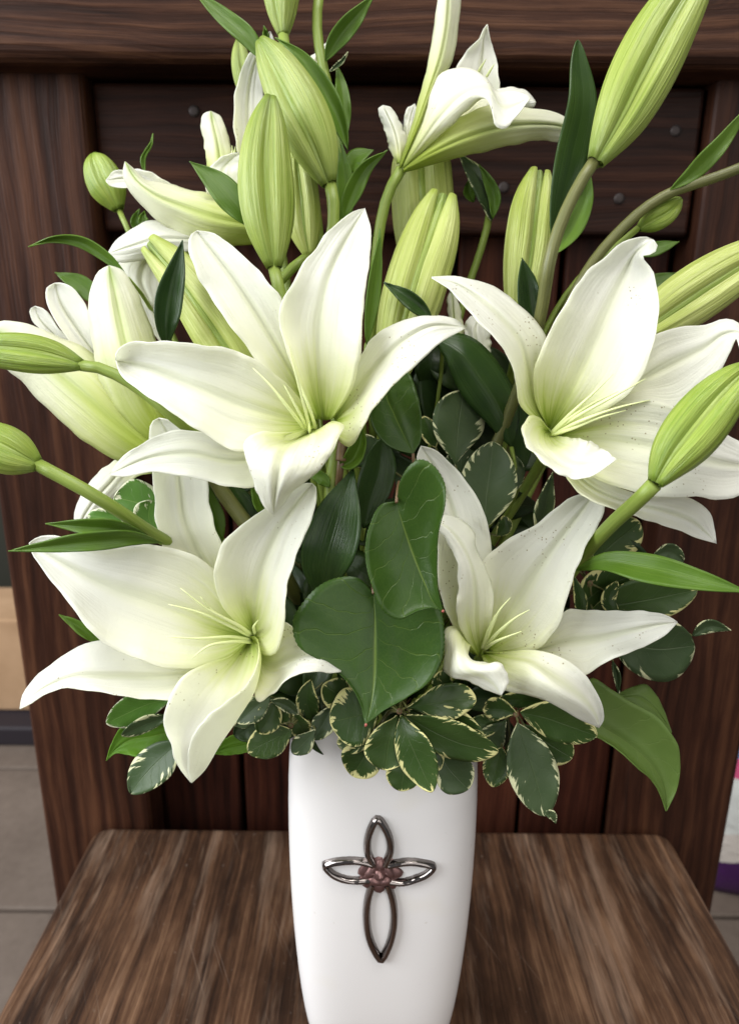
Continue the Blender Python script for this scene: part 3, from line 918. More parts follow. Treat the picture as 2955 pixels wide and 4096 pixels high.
# --- A: the large open lily in the upper middle
flower('large open white lily in the upper middle with six spread petals and pale filaments', 'c3', .285, (1345, 905), [
    # upright petal
    ([[(700, 925), (665, 850), (632, 770), (616, 700), (640, 640), (690, 560), (750, 490), (790, 465), (808, 461)],
      [(715, 930), (705, 820), (705, 720), (725, 620), (760, 540), (790, 490), (808, 461)],
      [(735, 928), (778, 862), (799, 780), (804, 690), (817, 570), (821, 505), (808, 461)]],
     [[15, 0, -4, -3, 2, 9], [19, 7, 2, 1, 4, 9], [15, -2, -9, -8, 0, 9]], PI, {'crop': 'D'}),
    # upper left petal
    ([[(688, 915), (610, 852), (548, 768), (480, 680), (436, 602), (418, 548), (424, 518), (436, 511)],
      [(695, 912), (640, 815), (582, 716), (518, 618), (462, 545), (436, 511)],
      [(702, 905), (672, 800), (632, 680), (562, 590), (505, 535), (462, 513), (436, 511)]],
     [[17, 10, 8, 10, 15], [21, 16, 14, 14, 16], [17, 12, 9, 10, 15]], PI, {'crop': 'D'}),
    # broad left petal
    ([[(702, 928), (655, 872), (590, 813), (520, 776), (430, 762), (330, 756), (276, 763), (257, 784), (257, 798)],
      [(704, 935), (640, 925), (545, 898), (430, 852), (330, 814), (257, 798)],
      [(702, 942), (650, 975), (590, 992), (530, 1000), (440, 952), (370, 906), (302, 858), (264, 824), (257, 798)]],
     [[16, 2, -4, -7, -5, 0], [20, 6, 1, 0, 3, 6], [16, 0, -8, -11, -7, 3]], PI, {'crop': 'D'}),
    # lower left petal
    ([[(690, 945), (600, 985), (510, 985), (445, 957), (400, 951), (330, 974), (268, 1015), (243, 1050)],
      [(692, 948), (610, 1005), (520, 1020), (420, 1003), (330, 1014), (243, 1051)],
      [(694, 952), (630, 1030), (562, 1079), (510, 1076), (420, 1056), (340, 1047), (268, 1055), (243, 1052)]],
     [[20, 12, 8, 7, 9, 12], [21, 12, 8, 6, 8, 11], [19, 8, 2, 1, 4, 9]], PI, {'crop': 'D'}),
    # front petal that bends down
    ([[(1322, 908), (1210, 903), (1105, 908), (1063, 962), (1075, 1020), (1108, 1110), (1135, 1190), (1165, 1245), (1195, 1262)],
      [(1338, 903), (1320, 920), (1270, 955), (1228, 1010), (1212, 1080), (1202, 1150), (1196, 1210), (1195, 1262)],
      [(1362, 898), (1402, 888), (1455, 854), (1496, 868), (1480, 930), (1430, 1020), (1370, 1090), (1290, 1150), (1240, 1215), (1195, 1262)]],
     [[15, 4, -8, -15, -17, -16, -14, -10], [19, 6, -14, -21, -23, -22, -17, -10], [15, 0, -10, -17, -20, -18, -14, -10]], PS, {'groove': 2.0}),
    # right petal
    ([[(738, 925), (765, 870), (795, 800), (825, 746), (880, 714), (950, 700), (1005, 706), (1031, 724)],
      [(742, 930), (785, 875), (830, 815), (888, 758), (955, 722), (1031, 725)],
      [(745, 938), (750, 975), (764, 988), (822, 912), (870, 852), (930, 800), (985, 752), (1031, 727)]],
     [[17, 12, 5, 1, 1, 6], [18, 9, 2, -4, -3, 4], [14, 2, -10, -14, -9, 3]], PS, {'crop': 'D'}),
], [[(1352, 905, 14), (1330, 800, -6), (1290, 650, -14), (1256, 520, -16)], [(1378, 892, 14), (1350, 800, -4), (1310, 700, -8), (1283, 632, -10)],
    [(1340, 905, 14), (1260, 800, -6), (1180, 700, -10), (1105, 625, -10)], [(1345, 900, 14), (1290, 790, -8), (1240, 700, -12)],
    [(1352, 905, 12), (1350, 885, 0), (1350, 860, -4)]])

# --- B: the open lily at lower left
flower('open white lily at lower left overhanging the chair, petals speckled with pollen', 'c5', .300, (1100, 815), [
    ([[(1105, 802), (1042, 762), (972, 680), (938, 580), (942, 480), (978, 400), (1050, 330), (1180, 240), (1280, 170), (1330, 146), (1362, 146)],
      [(1108, 805), (1108, 740), (1112, 650), (1135, 540), (1180, 420), (1245, 300), (1315, 205), (1362, 146)],
      [(1112, 815), (1122, 865), (1155, 896), (1200, 888), (1230, 820), (1240, 700), (1262, 560), (1300, 440), (1345, 330), (1380, 190), (1376, 158), (1362, 146)]],
     [[16, 2, -4, -5, -2, 3, 9], [20, 8, 3, 2, 5, 9, 14], [15, -3, -10, -10, -6, 2, 12]], PI, {}),
    ([[(1095, 805), (1030, 700), (948, 535), (850, 462), (700, 418), (560, 418), (450, 428), (320, 402), (225, 370), (165, 378), (128, 406)],
      [(1092, 815), (980, 780), (820, 715), (650, 650), (480, 590), (330, 520), (220, 460), (128, 406)],
      [(1090, 825), (1005, 900), (900, 945), (750, 952), (560, 890), (430, 822), (340, 720), (250, 600), (180, 510), (138, 446), (128, 406)]],
     [[17, 8, 2, 0, 0, 3, 9], [20, 11, 7, 5, 5, 7, 11], [16, 2, -5, -8, -6, 2, 11]], PI, {}),
    ([[(1080, 832), (900, 925), (720, 905), (560, 842), (430, 828), (330, 868), (220, 935), (140, 1010), (98, 1075), (88, 1128)],
      [(1080, 835), (900, 960), (700, 985), (500, 985), (330, 985), (200, 1035), (130, 1085), (88, 1128)],
      [(1080, 840), (1000, 965), (880, 1062), (735, 1091), (640, 1086), (500, 1066), (380, 1046), (270, 1040), (190, 1070), (130, 1110), (88, 1130)]],
     [[18, 13, 11, 11, 11, 12], [20, 11, 7, 5, 5, 7], [17, 5, -4, -6, -2, 5]], PS, {}),
    # lowest petal, its right edge rolled over towards the viewer
    ([[(1080, 838), (1000, 900), (880, 940), (800, 985), (755, 1050), (725, 1120), (718, 1210), (746, 1275), (758, 1340), (790, 1395), (833, 1450)],
      [(1088, 835), (1045, 900), (990, 980), (925, 1080), (862, 1180), (812, 1290), (805, 1370), (834, 1450)],
      [(1100, 832), (1130, 885), (1128, 965), (1098, 1070), (1038, 1170), (958, 1288), (884, 1407), (836, 1452)],
      [(1092, 814), (1114, 814), (1130, 865), (1112, 960), (1070, 1032), (1000, 1090), (918, 1155), (852, 1230), (820, 1330), (824, 1410), (835, 1450)]],
     [[16, 2, -8, -14, -12, -4], [20, 8, -2, -5, -5, -2], [16, 2, -6, -10, -9, -3], [12, -8, -22, -29, -24, -8]], PS, {'nu': 26, 'groove': .6}),
    ([[(1112, 870), (1165, 825), (1238, 756), (1300, 782), (1380, 808), (1418, 842), (1455, 895), (1487, 958)],
      [(1114, 880), (1180, 930), (1260, 905), (1350, 888), (1425, 915), (1487, 962)],
      [(1116, 900), (1105, 1000), (1112, 1065), (1138, 1098), (1190, 1068), (1245, 1005), (1320, 966), (1420, 972), (1487, 968)]],
     [[16, 6, 1, -1, -2], [19, 9, 3, -3, -4], [16, 0, -12, -13, -6]], PS, {'ruffle': 2.4}),
    # back petal rising behind the upper lily
    ([[(1140, 1280), (900, 1120), (680, 940), (575, 790), (540, 660), (520, 480), (508, 300), (494, 150), (488, 60), (502, -20), (550, -47)],
      [(1145, 1275), (950, 1040), (790, 800), (715, 600), (690, 400), (660, 200), (610, 60), (550, -47)],
      [(1150, 1270), (1050, 1050), (962, 790), (915, 660), (880, 540), (868, 400), (850, 260), (800, 120), (700, 25), (620, -32), (550, -47)]],
     [[20, 18, 15, 13, 12, 14], [21, 20, 20, 20, 18, 15], [20, 16, 12, 11, 12, 14]], PI, {'crop': 'k4'}),
], [[(1098, 806, 14), (1040, 765, 0), (900, 690, -10), (788, 603, -14)], [(1095, 802, 14), (1010, 750, -2), (925, 700, -8), (874, 640, -14)],
    [(1092, 812, 14), (1000, 765, -2), (860, 705, -8), (735, 673, -10)], [(1092, 828, 14), (1000, 815, 0), (860, 822, -8), (728, 815, -12)],
    [(1094, 838, 14), (1000, 838, -2), (900, 860, -10), (840, 906, -12)], [(1112, 800, 12), (1108, 770, 4), (1126, 742, -2)]], fil_r=.85)

# --- C: the open lily at lower right
flower('open white lily at lower right beside the big heart shaped leaves', 'c6', .305, (725, 705), [
    ([[(705, 720), (620, 610), (578, 480), (572, 330), (552, 200), (516, 80), (500, 20), (515, -14)],
      [(712, 712), (672, 500), (655, 350), (622, 200), (572, 80), (515, -14)],
      [(722, 700), (748, 520), (763, 360), (743, 240), (692, 135), (625, 55), (560, -2), (515, -14)]],
     [[20, 12, 8, 8, 11, 14], [22, 16, 14, 14, 15, 15], [20, 12, 8, 8, 11, 14]], PS, {}),
    ([[(715, 728), (662, 650), (640, 590), (648, 480), (638, 385), (605, 320), (574, 277), (569, 256)],
      [(722, 725), (708, 620), (708, 500), (690, 400), (645, 315), (602, 270), (569, 256)],
      [(728, 722), (752, 650), (768, 560), (765, 480), (735, 400), (705, 345), (702, 295), (660, 248), (610, 228), (580, 236), (569, 256)]],
     [[17, 4, -3, -6, -6, -4, -2], [20, 6, -1, -4, -4, -3], [17, 6, 4, 6, 9, 8, 0]], PI, {}),
    ([[(735, 705), (755, 600), (746, 480), (736, 388), (800, 330), (870, 290), (940, 250), (1000, 197), (1060, 163), (1105, 148), (1130, 150)],
      [(745, 708), (800, 620), (862, 520), (932, 410), (1012, 300), (1080, 215), (1130, 150)],
      [(760, 712), (850, 718), (930, 700), (985, 640), (1020, 565), (1042, 470), (1085, 360), (1130, 280), (1160, 215), (1158, 172), (1130, 150)]],
     [[18, 10, 5, 2, 4, 9], [20, 11, 6, 4, 6, 11], [18, 4, -5, -5, 0, 9]], PS, {}),
    ([[(770, 712), (880, 690), (965, 640), (1025, 565), (1120, 568), (1220, 566), (1320, 572), (1392, 588), (1418, 606)],
      [(772, 715), (900, 710), (1010, 680), (1110, 668), (1220, 645), (1330, 620), (1418, 607)],
      [(775, 718), (900, 735), (1000, 748), (1098, 794), (1150, 755), (1230, 722), (1310, 688), (1385, 645), (1418, 608)]],
     [[20, 14, 8, 7, 8, 10], [20, 14, 11, 9, 8, 10], [19, 9, 1, -2, 2, 9]], PI, {}),
    # lower right petal: creased lengthwise, front half turned down
    ([[(735, 712), (810, 713), (900, 706), (985, 722), (1045, 752), (1095, 795), (1135, 860), (1158, 920), (1156, 958), (1142, 979)],
      [(735, 715), (820, 727), (910, 738), (990, 775), (1055, 815), (1108, 870), (1140, 935), (1142, 979)],
      [(735, 718), (800, 745), (880, 768), (960, 822), (1015, 862), (1082, 905), (1130, 958), (1142, 979)],
      [(728, 725), (755, 790), (812, 848), (880, 862), (950, 882), (1020, 920), (1085, 955), (1142, 980)]],
     [[18, 4, -6, -9, -7, -2], [19, 4, -7, -10, -7, -2], [20, -1, -16, -19, -14, -3], [16, 2, -8, -11, -8, -2]], PI, {'nu': 26, 'groove': .2, 'ruffle': .5}),
    # small curled petal in front
    ([[(715, 725), (690, 690), (684, 735), (700, 752), (752, 750), (805, 762), (822, 800), (812, 840), (798, 866)],
      [(700, 720), (655, 660), (655, 720), (680, 775), (735, 800), (775, 830), (798, 866)],
      [(690, 715), (625, 622), (600, 635), (598, 700), (604, 785), (650, 800), (725, 838), (798, 866)]],
     [[16, -4, -14, -20, -22, -20], [18, 0, -14, -19, -20, -19], [16, 8, 0, -5, -10, -17]], PI, {'ruffle': 2.4, 'groove': .2}),
], [[(735, 700, 14), (800, 630, -2), (850, 590, -8), (896, 564, -12)], [(738, 702, 14), (790, 670, -2), (868, 640, -10)],
    [(735, 695, 14), (765, 620, 0), (795, 560, -6), (830, 520, -8)], [(730, 698, 14), (750, 640, 4), (775, 580, 0)]], fil_r=.85)

# --- D: the open lily at upper right
flower('open white lily at upper right with a pinched curled tip on its upright petal', 'c4', .290, (850, 875), [
    ([[(818, 832), (762, 806), (722, 770), (700, 680), (680, 590), (640, 512), (560, 430), (470, 330), (400, 258), (342, 222)],
      [(822, 835), (770, 745), (748, 620), (722, 500), (645, 400), (550, 315), (440, 245), (342, 221)],
      [(830, 840), (795, 760), (795, 620), (825, 482), (785, 410), (720, 346), (620, 268), (490, 225), (405, 215), (342, 219)]],
     [[15, 0, -8, -9, -4, 3], [20, 9, 3, 1, 3, 6], [17, 12, 9, 10, 9, 8]], PS, {'ruffle': 1.3}),
    ([[(828, 842), (786, 760), (770, 640), (800, 530), (850, 430), (910, 320), (980, 212), (1075, 132), (1130, 85), (1200, 54), (1245, 48), (1272, 60)],
      [(840, 858), (900, 740), (970, 600), (1040, 450), (1108, 300), (1160, 190), (1205, 110), (1272, 62)],
      [(860, 870), (960, 840), (1090, 770), (1180, 700), (1245, 590), (1285, 450), (1296, 330), (1275, 200), (1234, 128), (1272, 121), (1292, 90), (1274, 62)]],
     [[17, 3, -3, -4, 0, 5, 6], [20, 9, 5, 5, 8, 10, 4], [17, 4, -5, -7, -3, 3, -2]], PI, {}),
    ([[(870, 870), (1050, 790), (1180, 680), (1285, 460), (1400, 425), (1500, 420), (1570, 396), (1630, 410), (1660, 460), (1646, 545)],
      [(875, 875), (1050, 775), (1230, 650), (1370, 575), (1490, 515), (1580, 455), (1636, 450), (1646, 545)],
      [(880, 880), (1080, 780), (1250, 745), (1410, 778), (1490, 700), (1555, 620), (1600, 530), (1622, 475), (1636, 510), (1646, 545)]],
     [[20, 15, 11, 9, 10, 11, 4], [20, 15, 11, 8, 8, 8, 0], [19, 11, 3, 2, 4, 4, -4]], PI, {'ruffle': 1.1}),
    ([[(880, 885), (1000, 800), (1100, 746), (1200, 735), (1320, 746), (1410, 785), (1500, 832), (1600, 890), (1680, 945), (1725, 1015)],
      [(878, 890), (1050, 900), (1250, 930), (1450, 980), (1600, 1010), (1725, 1018)],
      [(870, 900), (920, 980), (1000, 1050), (1130, 1105), (1290, 1142), (1450, 1142), (1620, 1148), (1690, 1100), (1725, 1020)]],
     [[19, 9, 3, 1, 3, 7], [20, 10, 3, -1, 1, 7], [18, 3, -6, -8, -4, 6]], PS, {}),
    ([[(835, 860), (792, 808), (748, 804), (722, 848), (735, 910), (790, 980), (860, 1035), (930, 1068), (1005, 1060), (1050, 1035), (1120, 986)],
      [(842, 872), (820, 880), (830, 920), (880, 965), (935, 1000), (985, 1005), (1040, 998), (1120, 985)],
      [(852, 885), (905, 894), (975, 900), (1040, 932), (1088, 962), (1120, 985)]],
     [[15, 6, -5, -15, -19, -20, -17], [19, 9, -4, -11, -12, -14, -16], [18, 6, -1, -6, -10, -15]], PS, {'ruffle': 3.0, 'groove': .3}),
    ([[(870, 900), (950, 1000), (1080, 1080), (1260, 1145), (1380, 1142), (1460, 1165), (1515, 1215), (1532, 1275), (1540, 1338)],
      [(865, 902), (920, 1010), (1030, 1110), (1180, 1170), (1320, 1200), (1440, 1245), (1540, 1339)],
      [(860, 905), (890, 1020), (950, 1115), (1070, 1182), (1200, 1226), (1350, 1272), (1450, 1312), (1540, 1341)]],
     [[20, 12, 6, 4, 7, 9], [20, 13, 9, 7, 8, 9], [19, 10, 3, 2, 5, 9]], PI, {}),
], [[(850, 870, 14), (930, 790, -2), (1020, 710, -8), (1105, 628, -12)], [(855, 872, 14), (980, 790, -6), (1110, 720, -12), (1242, 646, -16)],
    [(856, 880, 14), (980, 820, -6), (1120, 770, -10), (1262, 736, -12)], [(850, 875, 14), (940, 800, -2), (1040, 740, -6), (1128, 700, -10)],
    [(852, 882, 14), (950, 850, -2), (1050, 810, -8), (1160, 780, -10)]], fil_r=.8)

# --- E: side-on lily at the left edge
flower('white lily seen from the side at the left edge, green striped outer petals', 'D', .325, (385, 1000), [
    ([[(330, 950), (225, 830), (152, 750), (116, 695), (102, 658), (106, 636), (122, 627)],
      [(340, 940), (240, 820), (172, 730), (135, 670), (122, 627)],
      [(350, 930), (275, 830), (215, 745), (190, 675), (160, 636), (138, 626), (122, 627)]],
     [[8, 16, 14, 14, 16], [8, 18, 18, 18, 18], [8, 14, 14, 14, 16]], PI, {}),
    ([[(320, 950), (200, 840), (110, 745), (70, 705), (66, 685), (78, 678)], [(325, 945), (215, 830), (125, 745), (85, 700), (78, 678)],
      [(330, 940), (235, 825), (150, 750), (115, 705), (95, 682), (78, 678)]],
     [[10, 22, 22, 22], [10, 24, 24, 23], [10, 21, 21, 22]], PI, {}),
    ([[(372, 990), (300, 900), (215, 790), (150, 752), (90, 728), (40, 714), (0, 712), (-25, 728)],
      [(374, 1025), (270, 950), (180, 870), (100, 805), (30, 752), (-25, 730)],
      [(376, 1062), (290, 1031), (220, 1000), (150, 945), (95, 895), (50, 846), (0, 800), (-25, 732)]],
     [[0, 6, 10, 12, 12, 10], [-2, -4, -3, 2, 6, 10], [2, 4, 6, 8, 9, 10]], PO, {}),
    ([[(382, 1002), (320, 978), (262, 922), (225, 850), (205, 760), (196, 680), (202, 635), (222, 598), (242, 588)],
      [(384, 992), (325, 900), (288, 800), (264, 700), (250, 630), (242, 588)],
      [(386, 985), (388, 930), (370, 850), (350, 770), (330, 710), (300, 640), (272, 598), (242, 588)]],
     [[0, 0, 2, 3, 4, 4], [-2, -9, -10, -7, -2, 3], [0, 0, 3, 6, 6, 4]], PO, {}),
    ([[(335, 1030), (275, 1012), (218, 1048), (182, 1094), (165, 1148), (176, 1186)], [(338, 1040), (290, 1030), (240, 1075), (205, 1115), (180, 1160), (176, 1186)],
      [(340, 1048), (308, 1054), (268, 1095), (228, 1135), (198, 1172), (176, 1186)]],
     [[4, 12, 16, 18, 20], [4, 9, 12, 14, 19], [4, 10, 14, 16, 20]], PI, {}),
])

# --- F: lily at upper left behind the upright buds
flower('white lily at upper left behind two tall green buds, petals pointing left', 'c1', .350, (1180, 1010), [
    ([[(950, 880), (800, 830), (720, 785), (640, 745), (560, 738), (495, 747), (463, 787)], [(950, 890), (790, 845), (680, 810), (600, 780), (520, 780), (463, 788)],
      [(950, 900), (780, 862), (650, 842), (570, 818), (510, 818), (475, 806), (463, 789)]], [[10, 14, 16, 16, 14], [10, 16, 18, 18, 14], [10, 14, 14, 13, 13]], PI, {}),
    ([[(1000, 850), (905, 842), (898, 800), (928, 716), (998, 673), (1042, 667)], [(1040, 845), (980, 810), (970, 750), (1005, 700), (1042, 667)],
      [(1090, 840), (1082, 780), (1066, 720), (1055, 690), (1042, 667)]], [[-4, -6, -6, -4], [-3, -4, -4, -3], [-4, -4, -4, -4]], PI, {'groove': .4}),
    ([[(930, 880), (905, 730), (891, 620), (877, 545), (888, 498), (920, 485)], [(980, 880), (965, 740), (948, 620), (930, 540), (920, 485)],
      [(1070, 870), (1035, 740), (1007, 640), (985, 560), (958, 504), (920, 485)]], [[8, 10, 12, 14], [4, 4, 6, 12], [8, 8, 10, 13]], PO, {}),
    ([[(1120, 860), (1055, 740), (1026, 600), (1018, 480), (1032, 380), (1062, 282), (1110, 205), (1158, 148), (1180, 137)],
      [(1150, 860), (1100, 700), (1082, 560), (1082, 440), (1095, 340), (1120, 250), (1180, 138)],
      [(1190, 850), (1170, 700), (1160, 560), (1152, 440), (1145, 330), (1160, 230), (1196, 175), (1180, 138)]], [[6, 4, 4, 8, 12], [6, 8, 10, 11, 13], [6, 8, 9, 10, 12]], PI, {}),
    ([[(1200, 1030), (1000, 1010), (820, 990), (720, 966), (660, 965), (560, 1010), (492, 1068), (471, 1106)], [(1200, 1035), (1000, 1038), (820, 1042), (700, 1040), (580, 1072), (471, 1107)],
      [(1200, 1042), (1000, 1075), (800, 1102), (640, 1130), (560, 1143), (500, 1139), (471, 1108)]], [[8, 8, 8, 8, 6], [8, 2, 0, 0, 5], [8, 6, 3, 3, 5]], PI, {}),
    ([[(900, 1080), (700, 1092), (565, 1120), (512, 1150), (540, 1240), (600, 1340), (660, 1440), (705, 1500)], [(900, 1095), (740, 1110), (640, 1140), (615, 1210), (655, 1320), (690, 1420), (705, 1500)],
      [(900, 1120), (800, 1122), (735, 1170), (735, 1290), (742, 1410), (705, 1500)]], [[10, 12, 14, 16, 18], [8, 8, 12, 14, 18], [10, 12, 14, 16, 18]], PI, {}),
    ([[(1250, 980), (1150, 920), (1045, 882), (950, 848), (830, 828), (720, 797), (642, 786), (590, 742), (546, 705)],
      [(1245, 1000), (1100, 980), (950, 950), (800, 900), (680, 850), (600, 790), (546, 705)],
      [(1240, 1020), (1150, 1060), (1060, 1068), (900, 1066), (800, 1032), (700, 970), (620, 900), (565, 830), (537, 762), (546, 706)]],
     [[2, 2, 4, 4, 2, 0], [0, -8, -10, -8, -6, -2], [2, 2, 2, 2, 0, -2]], PO, {}),
], [[(1000, 700, 4), (1015, 660, 2), (1012, 635, 0)], [(1010, 700, 6), (1025, 660, 4), (1026, 640, 2)]])

# --- G: side-on lily at the top
flower('white lily seen from the side at the top, one petal rising out of the picture', 'c2', .335, (205, 700), [
    ([[(330, 600), (430, 400), (450, 275), (500, 205), (545, 160), (560, 125), (577, 102)], [(400, 590), (540, 400), (550, 290), (555, 215), (562, 155), (577, 103)],
      [(480, 560), (640, 440), (627, 370), (620, 290), (605, 205), (584, 145), (577, 104)]], [[4, 20, 22, 22], [4, 24, 26, 24], [4, 18, 22, 22]], PI, {}),
    ([[(400, 560), (560, 420), (630, 376), (690, 368), (745, 385), (775, 420)], [(425, 570), (580, 450), (660, 410), (720, 410), (778, 426)],
      [(450, 580), (600, 480), (680, 452), (740, 452), (772, 450), (780, 430)]], [[2, 10, 14, 14], [2, 8, 8, 10], [2, 8, 10, 10]], PI, {}),
    ([[(200, 690), (172, 640), (150, 560), (126, 490), (118, 458), (138, 443)], [(207, 685), (200, 610), (182, 540), (155, 480), (138, 443)],
      [(215, 680), (236, 585), (218, 532), (192, 482), (165, 450), (138, 443)]], [[4, 8, 10, 8], [2, 4, 6, 8], [4, 8, 10, 8]], PI, {}),
    ([[(230, 640), (226, 522), (245, 455), (272, 436)], [(245, 630), (248, 530), (262, 465), (272, 436)], [(260, 610), (276, 505), (280, 455), (272, 436)]], [[8, 14, 14], [6, 12, 14], [8, 14, 14]], PI, {}),
    ([[(205, 705), (250, 560), (300, 380), (330, 250), (350, 130), (370, 0), (390, -80), (425, -120)], [(210, 705), (270, 550), (335, 370), (380, 240), (405, 110), (415, -20), (425, -120)],
      [(215, 705), (290, 540), (370, 360), (430, 250), (450, 130), (466, 20), (462, -60), (425, -120)]], [[2, 2, 6, 8, 8, 8], [-1, -4, -1, 2, 4, 6], [2, 0, 6, 10, 12, 8]], PO, {'ruffle': 1.2}),
    ([[(215, 705), (270, 580), (320, 460), (345, 360), (395, 303), (460, 284), (540, 305), (590, 350), (608, 384), (650, 380), (720, 390), (760, 408)],
      [(222, 706), (300, 585), (380, 470), (450, 400), (530, 365), (590, 380), (608, 415), (635, 450), (690, 440), (760, 409)],
      [(230, 707), (380, 570), (500, 460), (570, 412), (596, 430), (600, 480), (612, 528), (640, 543), (690, 500), (760, 410)]],
     [[2, 2, 0, -2, -6, -12], [-1, -8, -12, -14, -16, -14], [1, -5, -12, -20, -22, -15]], PI, {'groove': -1.0}),
    ([[(225, 702), (350, 590), (450, 500), (560, 450), (640, 440), (740, 450), (840, 470), (925, 508), (950, 545)], [(224, 714), (330, 650), (480, 580), (620, 538), (760, 522), (870, 528), (950, 548)],
      [(222, 726), (300, 706), (420, 670), (560, 636), (700, 605), (820, 590), (905, 593), (950, 552)]], [[2, 0, 0, 2, 5, 8], [-1, -7, -8, -5, 0, 7], [2, 2, 4, 6, 8, 9]], PO, {}),
], [[(540, 300, 12), (555, 275, 8), (572, 248, 4)], [(575, 320, 12), (590, 295, 8), (607, 268, 4)]],
    stem_pts=[(215, 712, 2), (185, 760, 3), (155, 830, 4), (130, 930, 6), (112, 1060, 8), (100, 1300, 14)])
# lilies mostly hidden behind the others
flower('white lily mostly hidden behind the top flower stem, only a petal tip showing', 'k8', .375, (880, 760), [
    ([[(880, 760), (850, 690), (800, 620), (778, 590), (800, 530), (850, 490), (930, 420), (985, 362)], [(885, 760), (870, 690), (850, 610), (850, 560), (890, 490), (940, 430), (990, 364)],
      [(890, 760), (895, 690), (910, 620), (930, 560), (975, 530), (1000, 450), (1000, 390), (990, 366)]], [[0, 4, 6, 6], [0, 0, 2, 5], [0, 4, 6, 6]], PI, {}),
], stem_pts=[(882, 765, 0), (900, 1000, 2), (960, 1500, 8)])
flower('white lily hidden behind the two upper flowers, pale petal edges showing between them', 'c4', .335, (520, 620), [
    ([[(520, 620), (500, 520), (480, 440), (500, 390), (545, 385)], [(540, 620), (535, 520), (525, 440), (540, 390)], [(570, 620), (590, 520), (585, 450), (560, 395), (545, 385)]], [[0, 4, 6], [0, 0, 4], [0, 4, 6]], PI, {}),
    ([[(480, 620), (430, 480), (412, 380), (410, 300), (425, 275)], [(490, 620), (450, 480), (435, 380), (430, 300), (425, 275)], [(500, 620), (480, 480), (468, 390), (450, 320), (425, 275)]], [[4, 8, 10], [4, 5, 9], [4, 8, 10]], PO, {}),
])

# ================================================================ BUDS
def lily_bud(label, crop, d0, axis, width, stem_pts=None, mat='bud', roll=60, split=0, sr=2.4, leaves=(), stemmat='stem', **kw):
    t = thing('lily_bud', label, 'lily bud', P(crop, axis[0][0], axis[0][1], d0), G_BUD)
    bud(crop, d0, axis, width, t, M[mat], M['core'], roll, split, **kw)
    sp = stem_pts or [axis[0], (axis[0][0] + (axis[0][0] - axis[1][0]) * .2, axis[0][1] + (axis[0][1] - axis[1][1]) * .2, 6)]
    q0 = sp[0]
    stem(crop, d0, sp, sr, M[stemmat], t)
    # swollen seat of the bud on its stalk
    for l in leaves:
        blade('leaf', *l[0], parent=t, **l[1])
    return t
def L(crop, d0, pts, width, mat, **kw):
    return ((crop, d0, pts, width, M[mat]), kw)

lily_bud('plump closed green bud standing upright in front of its taller neighbour', 'c1', .308, [(1196, 1170), (1172, 960), (1160, 760), (1165, 580), (1180, 424)], 240, [(1195, 1168), (1205, 1215), (1228, 1300), (1260, 1400)], roll=62, sr=2.7)
lily_bud('tall leaning green bud behind the upright one, grooved lengthwise', 'c1', .325, [(1438, 805), (1375, 630), (1292, 450), (1210, 295), (1138, 178)], 240, [(1440, 800), (1450, 850), (1458, 920), (1450, 1010), (1440, 1080)], roll=48, sr=2.8)
lily_bud('bud base hanging into the top edge above the leaning bud', 'k8', .345, [(545, 335), (540, 150), (535, -80), (540, -330)], 410, [(545, 330), (555, 420), (575, 560), (640, 800)], roll=25, sr=2.6, prof_=[.22, .38, .52, .64, .74, .82, .89, .94, .97, 1, 1])
lily_bud('big green bud at the top right corner with a dark leaf on its stalk', 'c2', .288, [(1030, 685), (1120, 520), (1215, 330), (1325, 120), (1430, -60), (1500, -190)], 276,
         [(1025, 680), (985, 740), (935, 830), (890, 930), (855, 1030), (832, 1130), (815, 1250, 8)], roll=66, sr=2.6, stemmat='stem_brown',
         leaves=[L('c2', .300, [(850, 1045), (880, 880), (935, 640), (978, 420), (962, 250), (957, 168)], 165, 'lily_leaf_dark', roll=35, fold=4, shape='ellip'),
                 L('c2', .305, [(860, 1070), (950, 940), (990, 840), (1005, 700)], 85, 'lily_leaf', roll=-20)])
lily_bud('small green bud at the far left, two round lobes at its tip', 'c1', .388, [(520, 915), (490, 850), (450, 770), (408, 675)], 160, [(518, 912), (545, 970), (575, 1040), (620, 1150)], mat='bud_small', roll=50, sr=1.5,
         prof_=[.30, .55, .78, .92, 1, 1, .97, .9, .78, .58, .2],
         leaves=[L('c1', .372, [(632, 760), (625, 690), (660, 625), (668, 582)], 22, 'lily_leaf', roll=20, fold=1), L('c1', .372, [(600, 1010), (590, 960), (610, 910)], 40, 'lily_leaf', roll=20, fold=1), L('c1', .37, [(640, 990), (625, 950), (632, 920)], 40, 'lily_leaf', fold=1)])
lily_bud('green bud pointing off the left edge on a curved stalk, upper of two', 'c3', .297, [(360, 612), (250, 585), (100, 560), (-60, 545), (-170, 540)], 172, [(352, 612), (420, 620), (510, 655), (620, 725), (760, 840), (860, 920, 10)], mat='bud_small', roll=75, sr=2.4)
lily_bud('green bud pointing off the left edge above two leaves, lower of two', 'c3', .284, [(170, 1048), (80, 1010), (-40, 955), (-170, 895)], 215, [(163, 1044), (240, 1085), (360, 1150), (500, 1235, 6), (650, 1335, 22), (760, 1400, 40)], mat='bud_small', roll=70, sr=2.7,
         leaves=[L('c5', .283, [(705, 405, 22), (600, 385, 8), (450, 395), (250, 415), (38, 441)], 92, 'lily_leaf', roll=-25, fold=3),
                 L('c5', .287, [(640, 370, 16), (520, 345, 4), (380, 335), (200, 321)], 80, 'lily_leaf', roll=-15, fold=3)])
